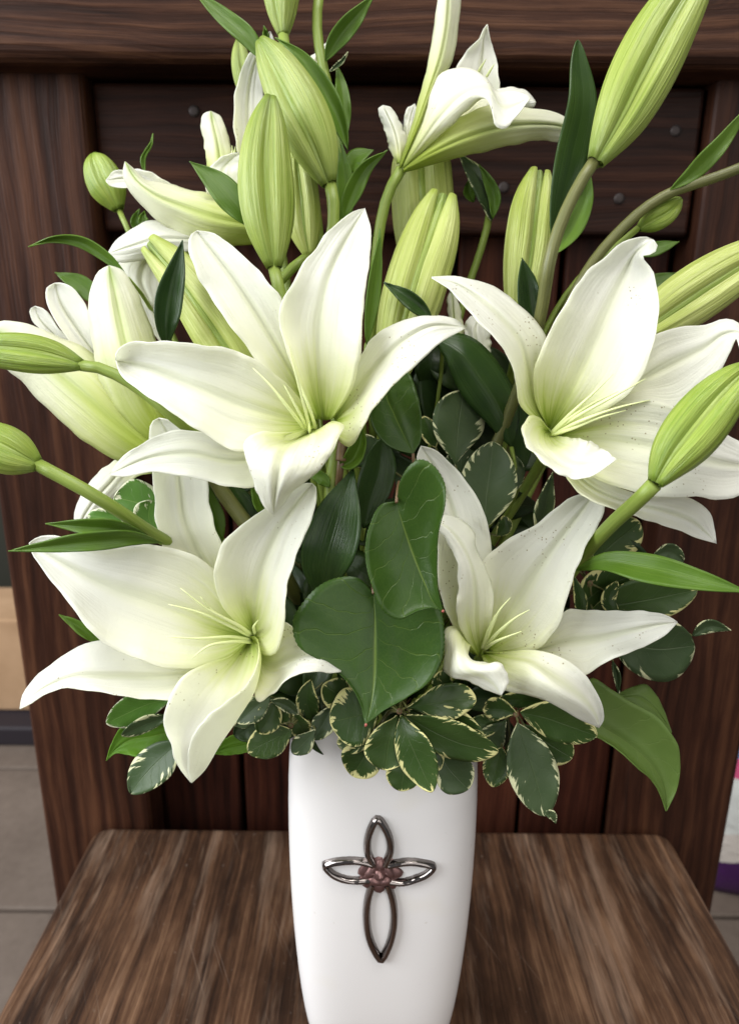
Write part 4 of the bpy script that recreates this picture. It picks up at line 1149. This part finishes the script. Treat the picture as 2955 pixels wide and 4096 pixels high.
lily_bud('bright green bud leaning in from the right edge over the white petals', 'c4', .268, [(1283, 1088), (1345, 990), (1445, 860), (1570, 710), (1690, 590)], 240, [(1280, 1090, 0), (1220, 1150, 6), (1120, 1240, 22), (1020, 1345, 44), (960, 1420, 60), (900, 1500, 72)], mat='bud_small', roll=58, sr=3.0,
         leaves=[L('c6', .272, [(1058, 425, 40), (1150, 395, 28), (1300, 415, 16), (1500, 460, 6), (1680, 505, 0)], 118, 'lily_leaf', roll=-30, fold=3)])
lily_bud('long yellow green bud reaching off the right edge behind the open lily', 'c4', .335, [(1120, 520), (1260, 420), (1450, 290), (1640, 170), (1850, 60)], 240, mat='bud_pale', roll=66, sr=2.5)
lily_bud('opening yellow green bud behind the upper middle lily, tip splitting', 'c3', .318, [(1150, 760), (1010, 520), (870, 320), (760, 185), (655, 80)], 265, mat='bud_pale', roll=42, split=.22, prof_=[.3, .6, .88, 1, 1, .96, .88, .77, .64, .46, .22],
         leaves=[L('c3', .3, [(728, 540, 4), (725, 430), (745, 290), (775, 160), (797, 66)], 122, 'lily_leaf_dark', roll=10, fold=4)])
lily_bud('yellow green opening bud in the middle with two split tips', 'c4', .332, [(160, 720), (215, 480), (285, 230), (345, 40), (392, -125)], 260, mat='bud_pale', roll=55, split=.30, prof_=[.3, .5, .7, .85, .95, 1, 1, .95, .82, .60, .24])
lily_bud('pale bud hanging under the top lily behind the split tipped bud', 'c2', .365, [(340, 1320), (325, 1100), (310, 880), (290, 560)], 262, mat='bud_pale', roll=60, prof_=[.3, .5, .7, .85, .95, 1, 1, .98, .95, .8, .4])
lily_bud('narrow yellow green opening bud beside the dark leafed stalk', 'c2', .342, [(705, 1420), (725, 1220), (750, 1020), (770, 860), (795, 722)], 205, mat='bud_pale', roll=75, split=.28, prof_=[.3, .5, .7, .85, .95, 1, 1, .95, .82, .60, .24],
         leaves=[L('c4', .328, [(770, 420), (755, 320), (745, 240), (722, 138)], 125, 'lily_leaf_dark', roll=40, fold=5)])
lily_bud('little green bud half hidden behind the bent olive stalk', 'c2', .345, [(1212, 960), (1270, 925), (1330, 890), (1388, 838)], 105, [(1210, 960), (1150, 1010), (1080, 1070), (1000, 1130), (940, 1200)], mat='bud_small', roll=70, sr=1.6)
lily_bud('pale bud squeezed behind the plump upright bud', 'c1', .343, [(1350, 1118), (1330, 1010), (1315, 860), (1290, 640)], 150, [(1350, 1112), (1300, 1150), (1240, 1200), (1200, 1260)], mat='bud_pale', roll=60, prof_=[.3, .6, .85, .97, 1, .98, .93, .85, .7, .5, .2])
lily_bud('sliver of a green bud behind the white petal at top left', 'c1', .372, [(1110, 470), (1080, 380), (1055, 280), (1040, 175)], 95, mat='bud', roll=60)

# ================================================================ STALKS AND LEAVES
def stalk(label, crop, d0, pts, r, mat='stem', leaves=(), name='lily_stalk', tail=True):
    t = thing(name, label, 'stalk', P(crop, pts[-1][0], pts[-1][1], d0), 'leafy lily stalks')
    stem(crop, d0, pts, r, M[mat], t, tail=tail)
    for l in leaves:
        blade('leaf', *l[0], parent=t, **l[1])
    return t

stalk('green stalk rising out of the top edge with broad leaves along it', 'k8', .350, [(880, -60), (862, 100), (862, 300), (890, 500), (940, 720), (985, 950), (1040, 1250), (1090, 1700)], 2.5, 'stem', [
    L('k8', .346, [(940, 570), (1010, 430), (1120, 270), (1260, 110), (1400, -60)], 215, 'lily_leaf', roll=28, fold=5, shape='lance'),
    L('k8', .352, [(1040, 600, 2), (1085, 800), (1110, 1050), (1112, 1320)], 165, 'lily_leaf', roll=-35, fold=4, shape='ellip'),
    L('k8', .349, [(975, 672), (1050, 610), (1110, 550), (1148, 482)], 46, 'pitto_grey', roll=10, fold=1),
    L('k8', .337, [(1145, 1400), (1065, 1130), (895, 790), (690, 510), (470, 350)], 200, 'lily_leaf', roll=15, fold=3),
    L('k8', .352, [(400, 420), (385, 340), (365, 238)], 60, 'lily_leaf', roll=20),
    L('c1', .348, [(1490, 1010), (1510, 880), (1500, 740), (1475, 590)], 82, 'lily_leaf', roll=20)])
stalk('bent olive stalk arching in from the right edge with one raised leaf', 'c2', .338, [(1680, 690), (1600, 722), (1480, 765), (1360, 805), (1240, 875), (1130, 975), (1030, 1090), (950, 1220), (900, 1330, 6)], 2.5, 'stem_brown', [
    L('c2', .336, [(1345, 800), (1420, 745), (1530, 640), (1680, 440)], 82, 'lily_leaf', roll=25)])
stalk('thin pale stalk with a twisted grey green leaf at its top', 'c2', .362, [(588, 890), (570, 980), (540, 1080), (505, 1180), (470, 1300)], 1.9, 'stem', [
    L('c2', .360, [(592, 930), (585, 830), (530, 735), (455, 645)], 118, 'pitto_grey', roll=35, shape='lance'),
    L('c2', .358, [(600, 920), (605, 830), (570, 740), (540, 690)], 60, 'lily_leaf', roll=-20),
    L('c2', .362, [(520, 850), (500, 810), (495, 760)], 50, 'lily_leaf', roll=-20)])
stalk('olive brown main stalk seen between the two left lilies', 'k4', .322, [(880, 260), (930, 380), (1010, 500), (1100, 620), (1250, 800)], 3.6, 'stem_brown', [
    L('k4', .326, [(1160, 700), (1130, 560), (1050, 430), (1000, 330)], 150, 'lily_leaf_dark', roll=30),
    L('k4', .328, [(960, 760), (930, 600), (880, 460), (870, 340)], 120, 'lily_leaf', roll=30),
    L('k4', .322, [(1250, 600), (1200, 500), (1150, 400)], 90, 'lily_leaf', roll=30)])
stalk('stout green stalk with stub ends under the upper middle lily', 'k1', .322, [(410, 700), (400, 850), (375, 1000), (365, 1150), (380, 1400)], 3.2, 'stem', [
    L('k1', .312, [(420, 920), (490, 890), (545, 800), (560, 640)], 150, 'lily_leaf', roll=40, fold=5, shape='ovate'),
    L('k1', .318, [(360, 1060), (300, 1000), (200, 960)], 90, 'lily_leaf', roll=20)])
tube_t = thing('cut_stub', 'brown cut stub of a stem below the upper middle lily', 'stem', P('k1', 440, 880, .308))
stem('k1', .308, [(430, 890), (436, 820), (450, 730), (460, 690, 6)], 2.3, M['twig'], tube_t, tail=False)
stem('k1', .311, [(432, 885), (420, 1000, 6), (400, 1150, 14)], 1.6, M['twig'], tube_t, name='shoot')

def lone(name, label, cat, crop, d0, pts, width, mat, twig=1.0, **kw):
    t = thing(name, label, cat, P(crop, pts[0][0], pts[0][1], d0), G_LEAF)
    blade('leaf', crop, d0, pts, width, M[mat], t, **kw)
    stem(crop, d0, [pts[0], (pts[0][0] - (pts[1][0] - pts[0][0]) * .12, pts[0][1] - (pts[1][1] - pts[0][1]) * .12, 3)], twig, M['stem'], t)
    return t
lone('lily_leaf', 'long green leaf slanting in from the top edge', 'leaf', 'c1', .352, [(1160, 270), (1070, 150), (965, 60), (840, -45)], 95, 'lily_leaf', roll=25)
lone('lily_leaf', 'green leaf curling up beside the stalk of the top lily', 'leaf', 'c1', .333, [(1495, 960), (1530, 860), (1590, 740), (1690, 655)], 98, 'lily_leaf', roll=38, fold=4)
lone('lily_leaf', 'short curled leaf behind the top lily base', 'leaf', 'c1', .350, [(1520, 760), (1550, 690), (1630, 655)], 85, 'lily_leaf', roll=-30)
lone('lily_leaf', 'dark pointed leaf crossing the white petal left of the plump bud', 'leaf', 'c1', .318, [(1100, 990), (1020, 880), (930, 780), (827, 704)], 140, 'lily_leaf', roll=30, fold=3)
lone('lily_leaf', 'thin green leaf curving left over the chair post', 'leaf', 'c1', .345, [(560, 1215), (460, 1120), (350, 1055), (240, 1045), (124, 1076)], 62, 'lily_leaf', roll=-35)
lone('lily_leaf', 'short green leaf peeking out above the left edge lily', 'leaf', 'c3', .350, [(440, 350), (360, 265), (240, 207)], 90, 'lily_leaf', roll=20)
lone('lily_leaf', 'dark folded leaf in front of the split tipped bud', 'leaf', 'c4', .318, [(345, 400), (260, 320), (140, 240)], 90, 'lily_leaf_dark', roll=40, fold=5)
lone('lily_leaf', 'narrow upright leaf along the right of the tallest white petal', 'leaf', 'c4', .306, [(70, 500), (100, 280), (118, 120), (125, 15)], 82, 'lily_leaf', roll=45)
lone('lily_leaf', 'small leaf behind the curled petal tip, upper of two', 'leaf', 'c4', .362, [(1200, 125), (1290, 98), (1384, 70)], 62, 'lily_leaf', roll=-20)
lone('lily_leaf', 'small leaf behind the upright right petal, lower of two', 'leaf', 'c4', .362, [(1200, 290), (1290, 250), (1402, 204)], 95, 'lily_leaf', roll=-20)
lone('lily_leaf', 'broad dark leaf arching between the two upper lilies', 'leaf', 'k1', .322, [(1545, 800, 4), (1470, 560), (1330, 330), (1190, 160), (1060, 90, 4)], 330, 'lily_leaf_dark', roll=15, fold=-6, shape='ellip')
lone('lily_leaf', 'glossy dark five veined leaf left of the heart shaped leaves', 'leaf', 'k1', .312, [(300, 1800, 10), (330, 1560, 2), (400, 1300), (470, 1080), (512, 935, 4)], 400, 'lily_leaf_dark', roll=-25, fold=6, shape='lance', nu=15)
lone('lily_leaf', 'glossy green blue leaf above the dark five veined leaf', 'leaf', 'k1', .326, [(580, 1330), (620, 1150), (680, 950), (700, 740)], 260, 'lily_leaf_dark', roll=25, fold=5, shape='ellip')
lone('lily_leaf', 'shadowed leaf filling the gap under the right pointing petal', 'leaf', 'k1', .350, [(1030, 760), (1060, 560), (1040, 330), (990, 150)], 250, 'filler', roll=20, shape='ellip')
lone('lily_leaf', 'grey folded leaf tip between the two right lilies', 'leaf', 'c4', .325, [(790, 1320), (820, 1180), (852, 1040)], 95, 'pitto_grey', roll=35)
lone('lily_leaf', 'small dark leaf behind the lower left lily at the chair post', 'leaf', 'c5', .335, [(450, 850), (360, 780), (258, 718)], 62, 'lily_leaf', roll=25)
lone('lily_leaf', 'upright dark leaf under the broad arching leaf', 'leaf', 'k1', .335, [(1600, 1000), (1610, 820), (1600, 600), (1580, 420)], 180, 'lily_leaf_dark', roll=25, shape='ellip')

# ---------------------------------------------------------------- broad heart shaped leaves
LAST = [None]
def broad(label, crop, d0, rails, dz, mat, twig_to=None, name='salal_leaf', vm=1.0):
    b0 = rails[1][0]
    t = thing(name, label, 'leaf', P(crop, b0[0], b0[1], d0), G_LEAF)
    LAST[0] = t
    loft('leaf', crop, d0, rails, dz, M[mat], t, nv=96, nu=23, ruffle=.55, groove=.45, thick=.0005, teeth=.011 if 'heart' in label or 'oval' in label else 0)
    stem(crop, d0, [(b0[0], b0[1], 0)] + (twig_to or [(b0[0] + 4, b0[1] - 20, 6)]), (.65), M['twig'], t, name='petiole')
    return t
tp = NT('leaf_tip_red')
M['tip'] = tp.done(tp.bsdf((.34, .09, .07), .5, .4))
def red_tip(crop, x, y, d, dx, dy, parent):
    tube3('tip', [P(crop, x - dx, y - dy, d), P(crop, x, y, d), P(crop, x + dx, y + dy, d)], [.0005, .0007, .0002], M['tip'], parent, seg=6, n=6)
broad('oval veined leaf hanging under the right pointing petal, topmost of three', 'k1', .303,
      [[(902, 842), (800, 822), (700, 762), (642, 672), (618, 560), (645, 440), (720, 330), (790, 260)], [(902, 842), (840, 720), (780, 590), (725, 440), (750, 330), (790, 260)],
       [(902, 842), (948, 770), (960, 650), (946, 520), (915, 400), (870, 305), (790, 260)]], [[0, -2, -3, -1, 4], [0, 1, 2, 3, 5], [0, 0, -1, 2, 6]], 'salal', [(910, 870, 1), (905, 960, 8)])
broad('heart shaped leaf folded along its midrib, middle of three', 'c6', .283,
      [[(427, 182), (382, 188), (332, 268), (319, 370), (345, 490), (398, 583), (432, 597), (500, 570), (556, 556), (592, 569)],
       [(428, 184), (444, 240), (466, 310), (495, 390), (528, 470), (565, 545), (592, 569)],
       [(430, 182), (440, 112), (478, 50), (512, 32), (560, 55), (595, 110), (600, 182), (577, 280), (570, 400), (575, 500), (592, 569)]],
      [[3, 1, -1, -2, 0, 2], [4, 4, 5, 5, 3, 2], [3, -5, -9, -8, -2, 2]], 'salal', [(428, 170, 3), (435, 120, 12)])
red_tip('c6', 592, 569, .285, 4, 3, LAST[0])
broad('largest dark green heart shaped leaf with pointed tip above the vase', 'c6', .296,
      [[(346, 505), (295, 452), (205, 453), (112, 518), (62, 600), (80, 690), (165, 745), (240, 800), (295, 880), (320, 970)],
       [(347, 505), (352, 600), (352, 700), (350, 800), (340, 890), (320, 970)],
       [(350, 505), (420, 450), (510, 468), (575, 540), (598, 650), (588, 742), (550, 812), (470, 872), (380, 922), (320, 970)]],
      [[2, 0, -1, -1, -2, -5], [3, 2, 1, 0, -2, -6], [2, 0, -4, -5, -5, -5]], 'salal', [(345, 490, 4), (345, 420, 12)])
red_tip('c6', 320, 971, .290, -2, 6, LAST[0])
broad('long pale green leaf drooping at the right beside the chair back', 'k3', .322,
      [[(850, 470), (920, 350), (1060, 425), (1210, 520), (1340, 590), (1430, 690), (1490, 790), (1502, 900), (1482, 1080), (1412, 1218)],
       [(850, 520), (960, 640), (1100, 730), (1230, 830), (1340, 950), (1400, 1090), (1411, 1218)],
       [(850, 560), (900, 700), (1000, 755), (1110, 830), (1230, 940), (1320, 1020), (1375, 1115), (1410, 1218)]],
      [[6, 2, 0, -2, 0, 2], [6, 4, 4, 3, 3, 3], [6, 0, -3, -4, -1, 2]], 'salal_pale', [(820, 500, 8)])
broad('green leaf half hidden behind the long pale drooping leaf', 'k3', .334,
      [[(1000, 480), (1110, 440), (1200, 402), (1280, 390), (1345, 460), (1400, 570), (1446, 702)], [(1000, 490), (1130, 470), (1230, 470), (1310, 520), (1380, 600), (1446, 703)],
       [(1000, 500), (1130, 500), (1250, 560), (1350, 640), (1446, 706)]], [[2, 4, 4, 3], [2, 1, 1, 2], [2, 0, 0, 2]], 'salal_pale', [(980, 490, 4)])
broad('bright green broad leaf under the lower left lily', 'c5', .318,
      [[(760, 1180), (640, 1195), (535, 1205), (492, 1270), (464, 1354)], [(770, 1220), (660, 1250), (570, 1265), (510, 1300), (464, 1355)],
       [(780, 1280), (710, 1335), (630, 1348), (560, 1330), (500, 1325), (464, 1356)]], [[4, 0, -2, 0, 2], [4, 3, 3, 2, 2], [4, 0, -2, 0, 2]], 'salal_bright', [(800, 1220, 6)])
broad('small bright green leaf between the lower left lily and the vase rim', 'c5', .335,
      [[(1110, 1240), (1030, 1240), (970, 1270), (930, 1320)], [(1110, 1275), (1040, 1285), (980, 1300), (930, 1322)], [(1110, 1310), (1050, 1325), (990, 1332), (930, 1324)]],
      [[2, 0, 0], [3, 2, 1], [2, 0, 0]], 'salal_bright', [(1130, 1270, 4)])

# ---------------------------------------------------------------- variegated sprigs
def sprig(label, crop, d0, hub, leaves, twig=1.3, group='variegated leaf sprigs'):
    t = thing('variegated_sprig', label, 'sprig', P(crop, hub[0], hub[1], d0), group)
    stem(crop, d0, [(hub[0], hub[1], 0), (hub[0], hub[1] - 4, 8)], twig, M['twig'], t)
    for l in leaves:
        dd, pts, wd, mat = l[0], l[1], l[2], l[3]
        kw = l[4] if len(l) > 4 else {}
        kw.setdefault('shape', 'obov')
        kw.setdefault('fold', 1.5)
        c = kw.pop('crop', crop)
        blade('leaf', c, d0 + dd / 1000.0, pts, wd * 1.25, M[mat], t, **kw)
        # short stalk of the leaf back to the hub
        h = P(crop, hub[0], hub[1], d0)
        b = P(c, pts[0][0], pts[0][1], d0 + (dd + (pts[0][2] if len(pts[0]) > 2 else 0)) / 1000.0)
        if (h - b).length > .004:
            tube3('leaf_stalk', [h, h.lerp(b, .5) + Vector((0, .010, -.002)), b], .0005, M['stem_brown'], t, seg=6, n=6)
    return t

sprig('fan of cream edged leaves hanging over the front of the vase rim', 'k2', .305, (1140, 565), [
    (4, [(1000, 560, 3), (900, 585), (800, 610), (688, 632)], 330, 'pitto', {'roll': 15, 'shape': 'ellip'}),
    (9, [(980, 700, 3), (880, 760), (735, 770)], 130, 'pitto', {'roll': 20}),
    (10, [(980, 740, 3), (910, 860), (830, 985)], 225, 'pitto', {'roll': -15}),
    (-2, [(1125, 590, 4), (1085, 700), (1060, 820), (1045, 948)], 240, 'pitto', {'roll': -12}),
    (6, [(1190, 800, 3), (1170, 950), (1150, 1085)], 185, 'pitto', {'roll': 10}),
    (-4, [(1150, 590, 4), (1200, 740), (1270, 900), (1355, 1092)], 205, 'pitto', {'roll': 18, 'shape': 'ellip'}),
    (0, [(1180, 590, 2), (1350, 690), (1530, 770), (1785, 828)], 215, 'pitto', {'roll': 20, 'shape': 'ellip'}),
    (3, [(1190, 540, 2), (1350, 515), (1500, 490), (1640, 490)], 205, 'pitto', {'roll': -20}),
    (5, [(1200, 560, 2), (1400, 610), (1550, 660), (1690, 722)], 150, 'pitto', {'roll': 10, 'shape': 'ellip'}),
    (10, [(1380, 800, 2), (1450, 920), (1590, 1075)], 215, 'pitto_grey', {'roll': 10}),
    (8, [(1250, 640, 2), (1330, 800), (1400, 950)], 150, 'pitto', {'roll': -20, 'shape': 'ellip'}),
    (12, [(830, 520, 3), (730, 450), (640, 395)], 190, 'pitto', {'roll': 25, 'shape': 'ellip'}),
    (14, [(1500, 520, 3), (1430, 420), (1420, 300)], 120, 'pitto', {'roll': 25}),
])
sprig('cream edged sprig with one long hanging leaf right of the vase', 'k3', .318, (430, 585), [
    (0, [(440, 580, 1), (350, 555), (214, 548)], 125, 'pitto', {'roll': -15}),
    (3, [(620, 510, 2), (480, 490), (312, 490)], 95, 'pitto', {'roll': -25, 'shape': 'ellip'}),
    (-2, [(455, 570), (620, 605), (780, 660), (958, 725)], 230, 'pitto', {'roll': 25, 'shape': 'ellip'}),
    (0, [(440, 640), (490, 800), (555, 1000), (620, 1250)], 265, 'pitto_grey', {'roll': -10, 'shape': 'ellip'}),
    (2, [(615, 1225), (665, 1245), (690, 1296)], 45, 'pitto_grey', {'roll': 0, 'shape': 'lance'}),
    (8, [(480, 650), (620, 760), (796, 870)], 205, 'pitto', {'roll': 15}),
    (8, [(335, 800), (310, 920), (278, 1058)], 150, 'pitto', {'roll': 15, 'shape': 'ellip'}),
    (12, [(390, 760), (410, 900), (430, 1030)], 120, 'salal_pale', {'roll': 15, 'shape': 'ellip'}),
    (10, [(370, 620), (290, 720), (215, 850)], 150, 'pitto_grey', {'roll': 15}),
    (12, [(360, 640), (230, 660), (130, 640)], 120, 'pitto', {'roll': 15}),
])
sprig('small cream edged leaves between the lower left lily and the vase rim', 'k2', .322, (430, 660), [
    (-2, [(440, 690), (330, 740), (150, 830)], 185, 'pitto', {'roll': 15, 'shape': 'ellip'}),
    (-4, [(330, 500), (290, 600), (225, 708)], 150, 'pitto', {'roll': -15, 'shape': 'ellip'}),
    (-8, [(305, 492), (390, 520), (482, 582)], 70, 'pitto_grey', {'roll': 20, 'shape': 'ellip'}),
    (-2, [(590, 680), (530, 760), (442, 838)], 110, 'pitto_grey', {'roll': 15}),
    (2, [(700, 530), (650, 640), (580, 748)], 130, 'pitto_grey', {'roll': 25, 'shape': 'ellip'}),
    (6, [(560, 360), (535, 480), (585, 645)], 120, 'pitto', {'roll': 15, 'shape': 'ellip'}),
    (4, [(460, 560), (480, 640), (540, 740)], 110, 'pitto', {'roll': 15}),
    (0, [(380, 520), (385, 580), (370, 645)], 70, 'pitto', {'roll': 15}),
    (2, [(60, 660), (110, 640), (155, 610)], 70, 'pitto_grey', {'roll': 15}),
    (-6, [(300, 470), (200, 540), (85, 640)], 140, 'pitto_grey', {'roll': 20, 'shape': 'ellip'}),
    (8, [(640, 380), (680, 480), (660, 600)], 130, 'filler', {'roll': 15, 'shape': 'ellip'}),
    (10, [(420, 500), (440, 600), (420, 700)], 140, 'filler', {'roll': 15, 'shape': 'ellip'}),
    (12, [(250, 640), (150, 680), (60, 720)], 150, 'filler', {'roll': 15, 'shape': 'ellip'}),
])
sprig('bright cream and green sprig under the lower left lily near the chair post', 'c5', .316, (770, 1150), [
    (-4, [(745, 1085), (640, 1110), (550, 1150), (466, 1192)], 120, 'pitto_bright', {'roll': -20, 'shape': 'ellip'}),
    (-6, [(740, 1160), (640, 1195), (532, 1244)], 66, 'pitto_grey', {'roll': -30, 'shape': 'ellip'}),
    (-3, [(790, 1270), (710, 1340), (640, 1410), (572, 1498)], 150, 'pitto_grey', {'roll': 25, 'shape': 'ellip'}),
])
sprig('pale variegated leaves showing behind the left bud stalk', 'c5', .335, (720, 330), [
    (-2, [(720, 340), (640, 250), (500, 205)], 165, 'pitto_bright', {'roll': 15}),
    (-4, [(700, 370), (650, 300), (660, 220)], 110, 'pitto_bright', {'roll': 15}),
    (2, [(560, 340), (470, 300), (385, 285)], 70, 'pitto_bright', {'roll': 15}),
])
sprig('upright cream tipped leaves between the two right lilies', 'k1', .330, (1300, 1350), [
    (0, [(1180, 920), (1190, 720), (1210, 560), (1235, 432)], 290, 'pitto_grey', {'roll': 15}),
    (-4, [(1370, 1330), (1385, 1120), (1410, 920), (1425, 765)], 310, 'pitto_grey', {'roll': -15, 'shape': 'ellip'}),
    (2, [(1530, 1130), (1575, 1000), (1555, 855)], 100, 'pitto_grey', {'roll': 20}),
    (2, [(1170, 1030), (1215, 920), (1195, 812)], 200, 'pitto_grey', {'roll': 15}),
    (4, [(1050, 800), (1010, 700), (970, 600)], 110, 'pitto', {'roll': 25, 'shape': 'ellip'}),
    (-2, [(700, 900), (600, 850), (560, 720)], 200, 'pitto_grey', {'roll': 15}),
    (2, [(1450, 1380), (1500, 1320), (1490, 1250)], 90, 'pitto', {'roll': 25, 'shape': 'ellip'}),
])
sprig('cream edged leaves sticking out behind the lower right lily', 'c6', .330, (1110, 470), [
    (0, [(1110, 410), (1190, 330), (1285, 255)], 125, 'pitto', {'roll': 15}),
    (4, [(1060, 560), (1150, 490), (1260, 440)], 120, 'pitto', {'roll': 15, 'shape': 'ellip'}),
    (6, [(1080, 400), (1220, 400), (1330, 420)], 150, 'filler', {'roll': 15, 'shape': 'ellip'}),
    (2, [(1120, 560), (1300, 530), (1488, 492)], 135, 'pitto', {'roll': 15, 'shape': 'ellip'}),
    (-2, [(1215, 590), (1175, 530), (1205, 465)], 50, 'pitto', {'roll': 30, 'shape': 'ellip'}),
    (0, [(1150, 640), (1330, 700), (1478, 690)], 185, 'pitto_grey', {'roll': 15}),
    (0, [(1470, 655), (1530, 622), (1607, 636)], 40, 'pitto_grey', {'roll': 20, 'shape': 'lance'}),
    (4, [(1320, 380), (1390, 360), (1440, 390)], 50, 'pitto_grey', {'roll': 15}),
    (-4, [(1080, 610), (1075, 520), (1050, 440)], 46, 'pitto', {'roll': 40, 'shape': 'lance'}),
    (-2, [(1190, 745), (1205, 800), (1212, 865)], 26, 'pitto_grey', {'roll': 40, 'shape': 'lance'}),
])

# ---------------------------------------------------------------- leaves deep inside the bunch
def inner_sprig(label, hub, spots, size, mat):
    t = thing('inner_sprig', label, 'foliage', MOUTH, 'shadowed sprigs inside the bunch')
    top = P('D', hub[0], hub[1], hub[2])
    tube3('stem', [top, top.lerp(MOUTH, .5) + Vector((0, .01, 0)), MOUTH + Vector((0, 0, .01)), MOUTH + Vector((0, 0, -.1))], .0018, M['stem_brown'], t)
    for (x, y, d) in spots:
        a = random.uniform(0, 360)
        ln = size * random.uniform(.8, 1.25)
        dx, dy = math.cos(R(a)) * ln, math.sin(R(a)) * ln
        blade('leaf', 'D', d, [(x - dx / 2, y - dy / 2, random.uniform(0, 12)), (x, y), (x + dx / 2, y + dy / 2, random.uniform(0, 14))], ln * random.uniform(.42, .62), M[mat], t,
              shape=random.choice(['ellip', 'ovate', 'lance']), roll=random.uniform(-40, 40), nv=14, nu=7, fold=3)
    return t
def spots(n, x0, x1, y0, y1, d0, d1):
    return [(random.uniform(x0, x1), random.uniform(y0, y1), random.uniform(d0, d1)) for _ in range(n)]
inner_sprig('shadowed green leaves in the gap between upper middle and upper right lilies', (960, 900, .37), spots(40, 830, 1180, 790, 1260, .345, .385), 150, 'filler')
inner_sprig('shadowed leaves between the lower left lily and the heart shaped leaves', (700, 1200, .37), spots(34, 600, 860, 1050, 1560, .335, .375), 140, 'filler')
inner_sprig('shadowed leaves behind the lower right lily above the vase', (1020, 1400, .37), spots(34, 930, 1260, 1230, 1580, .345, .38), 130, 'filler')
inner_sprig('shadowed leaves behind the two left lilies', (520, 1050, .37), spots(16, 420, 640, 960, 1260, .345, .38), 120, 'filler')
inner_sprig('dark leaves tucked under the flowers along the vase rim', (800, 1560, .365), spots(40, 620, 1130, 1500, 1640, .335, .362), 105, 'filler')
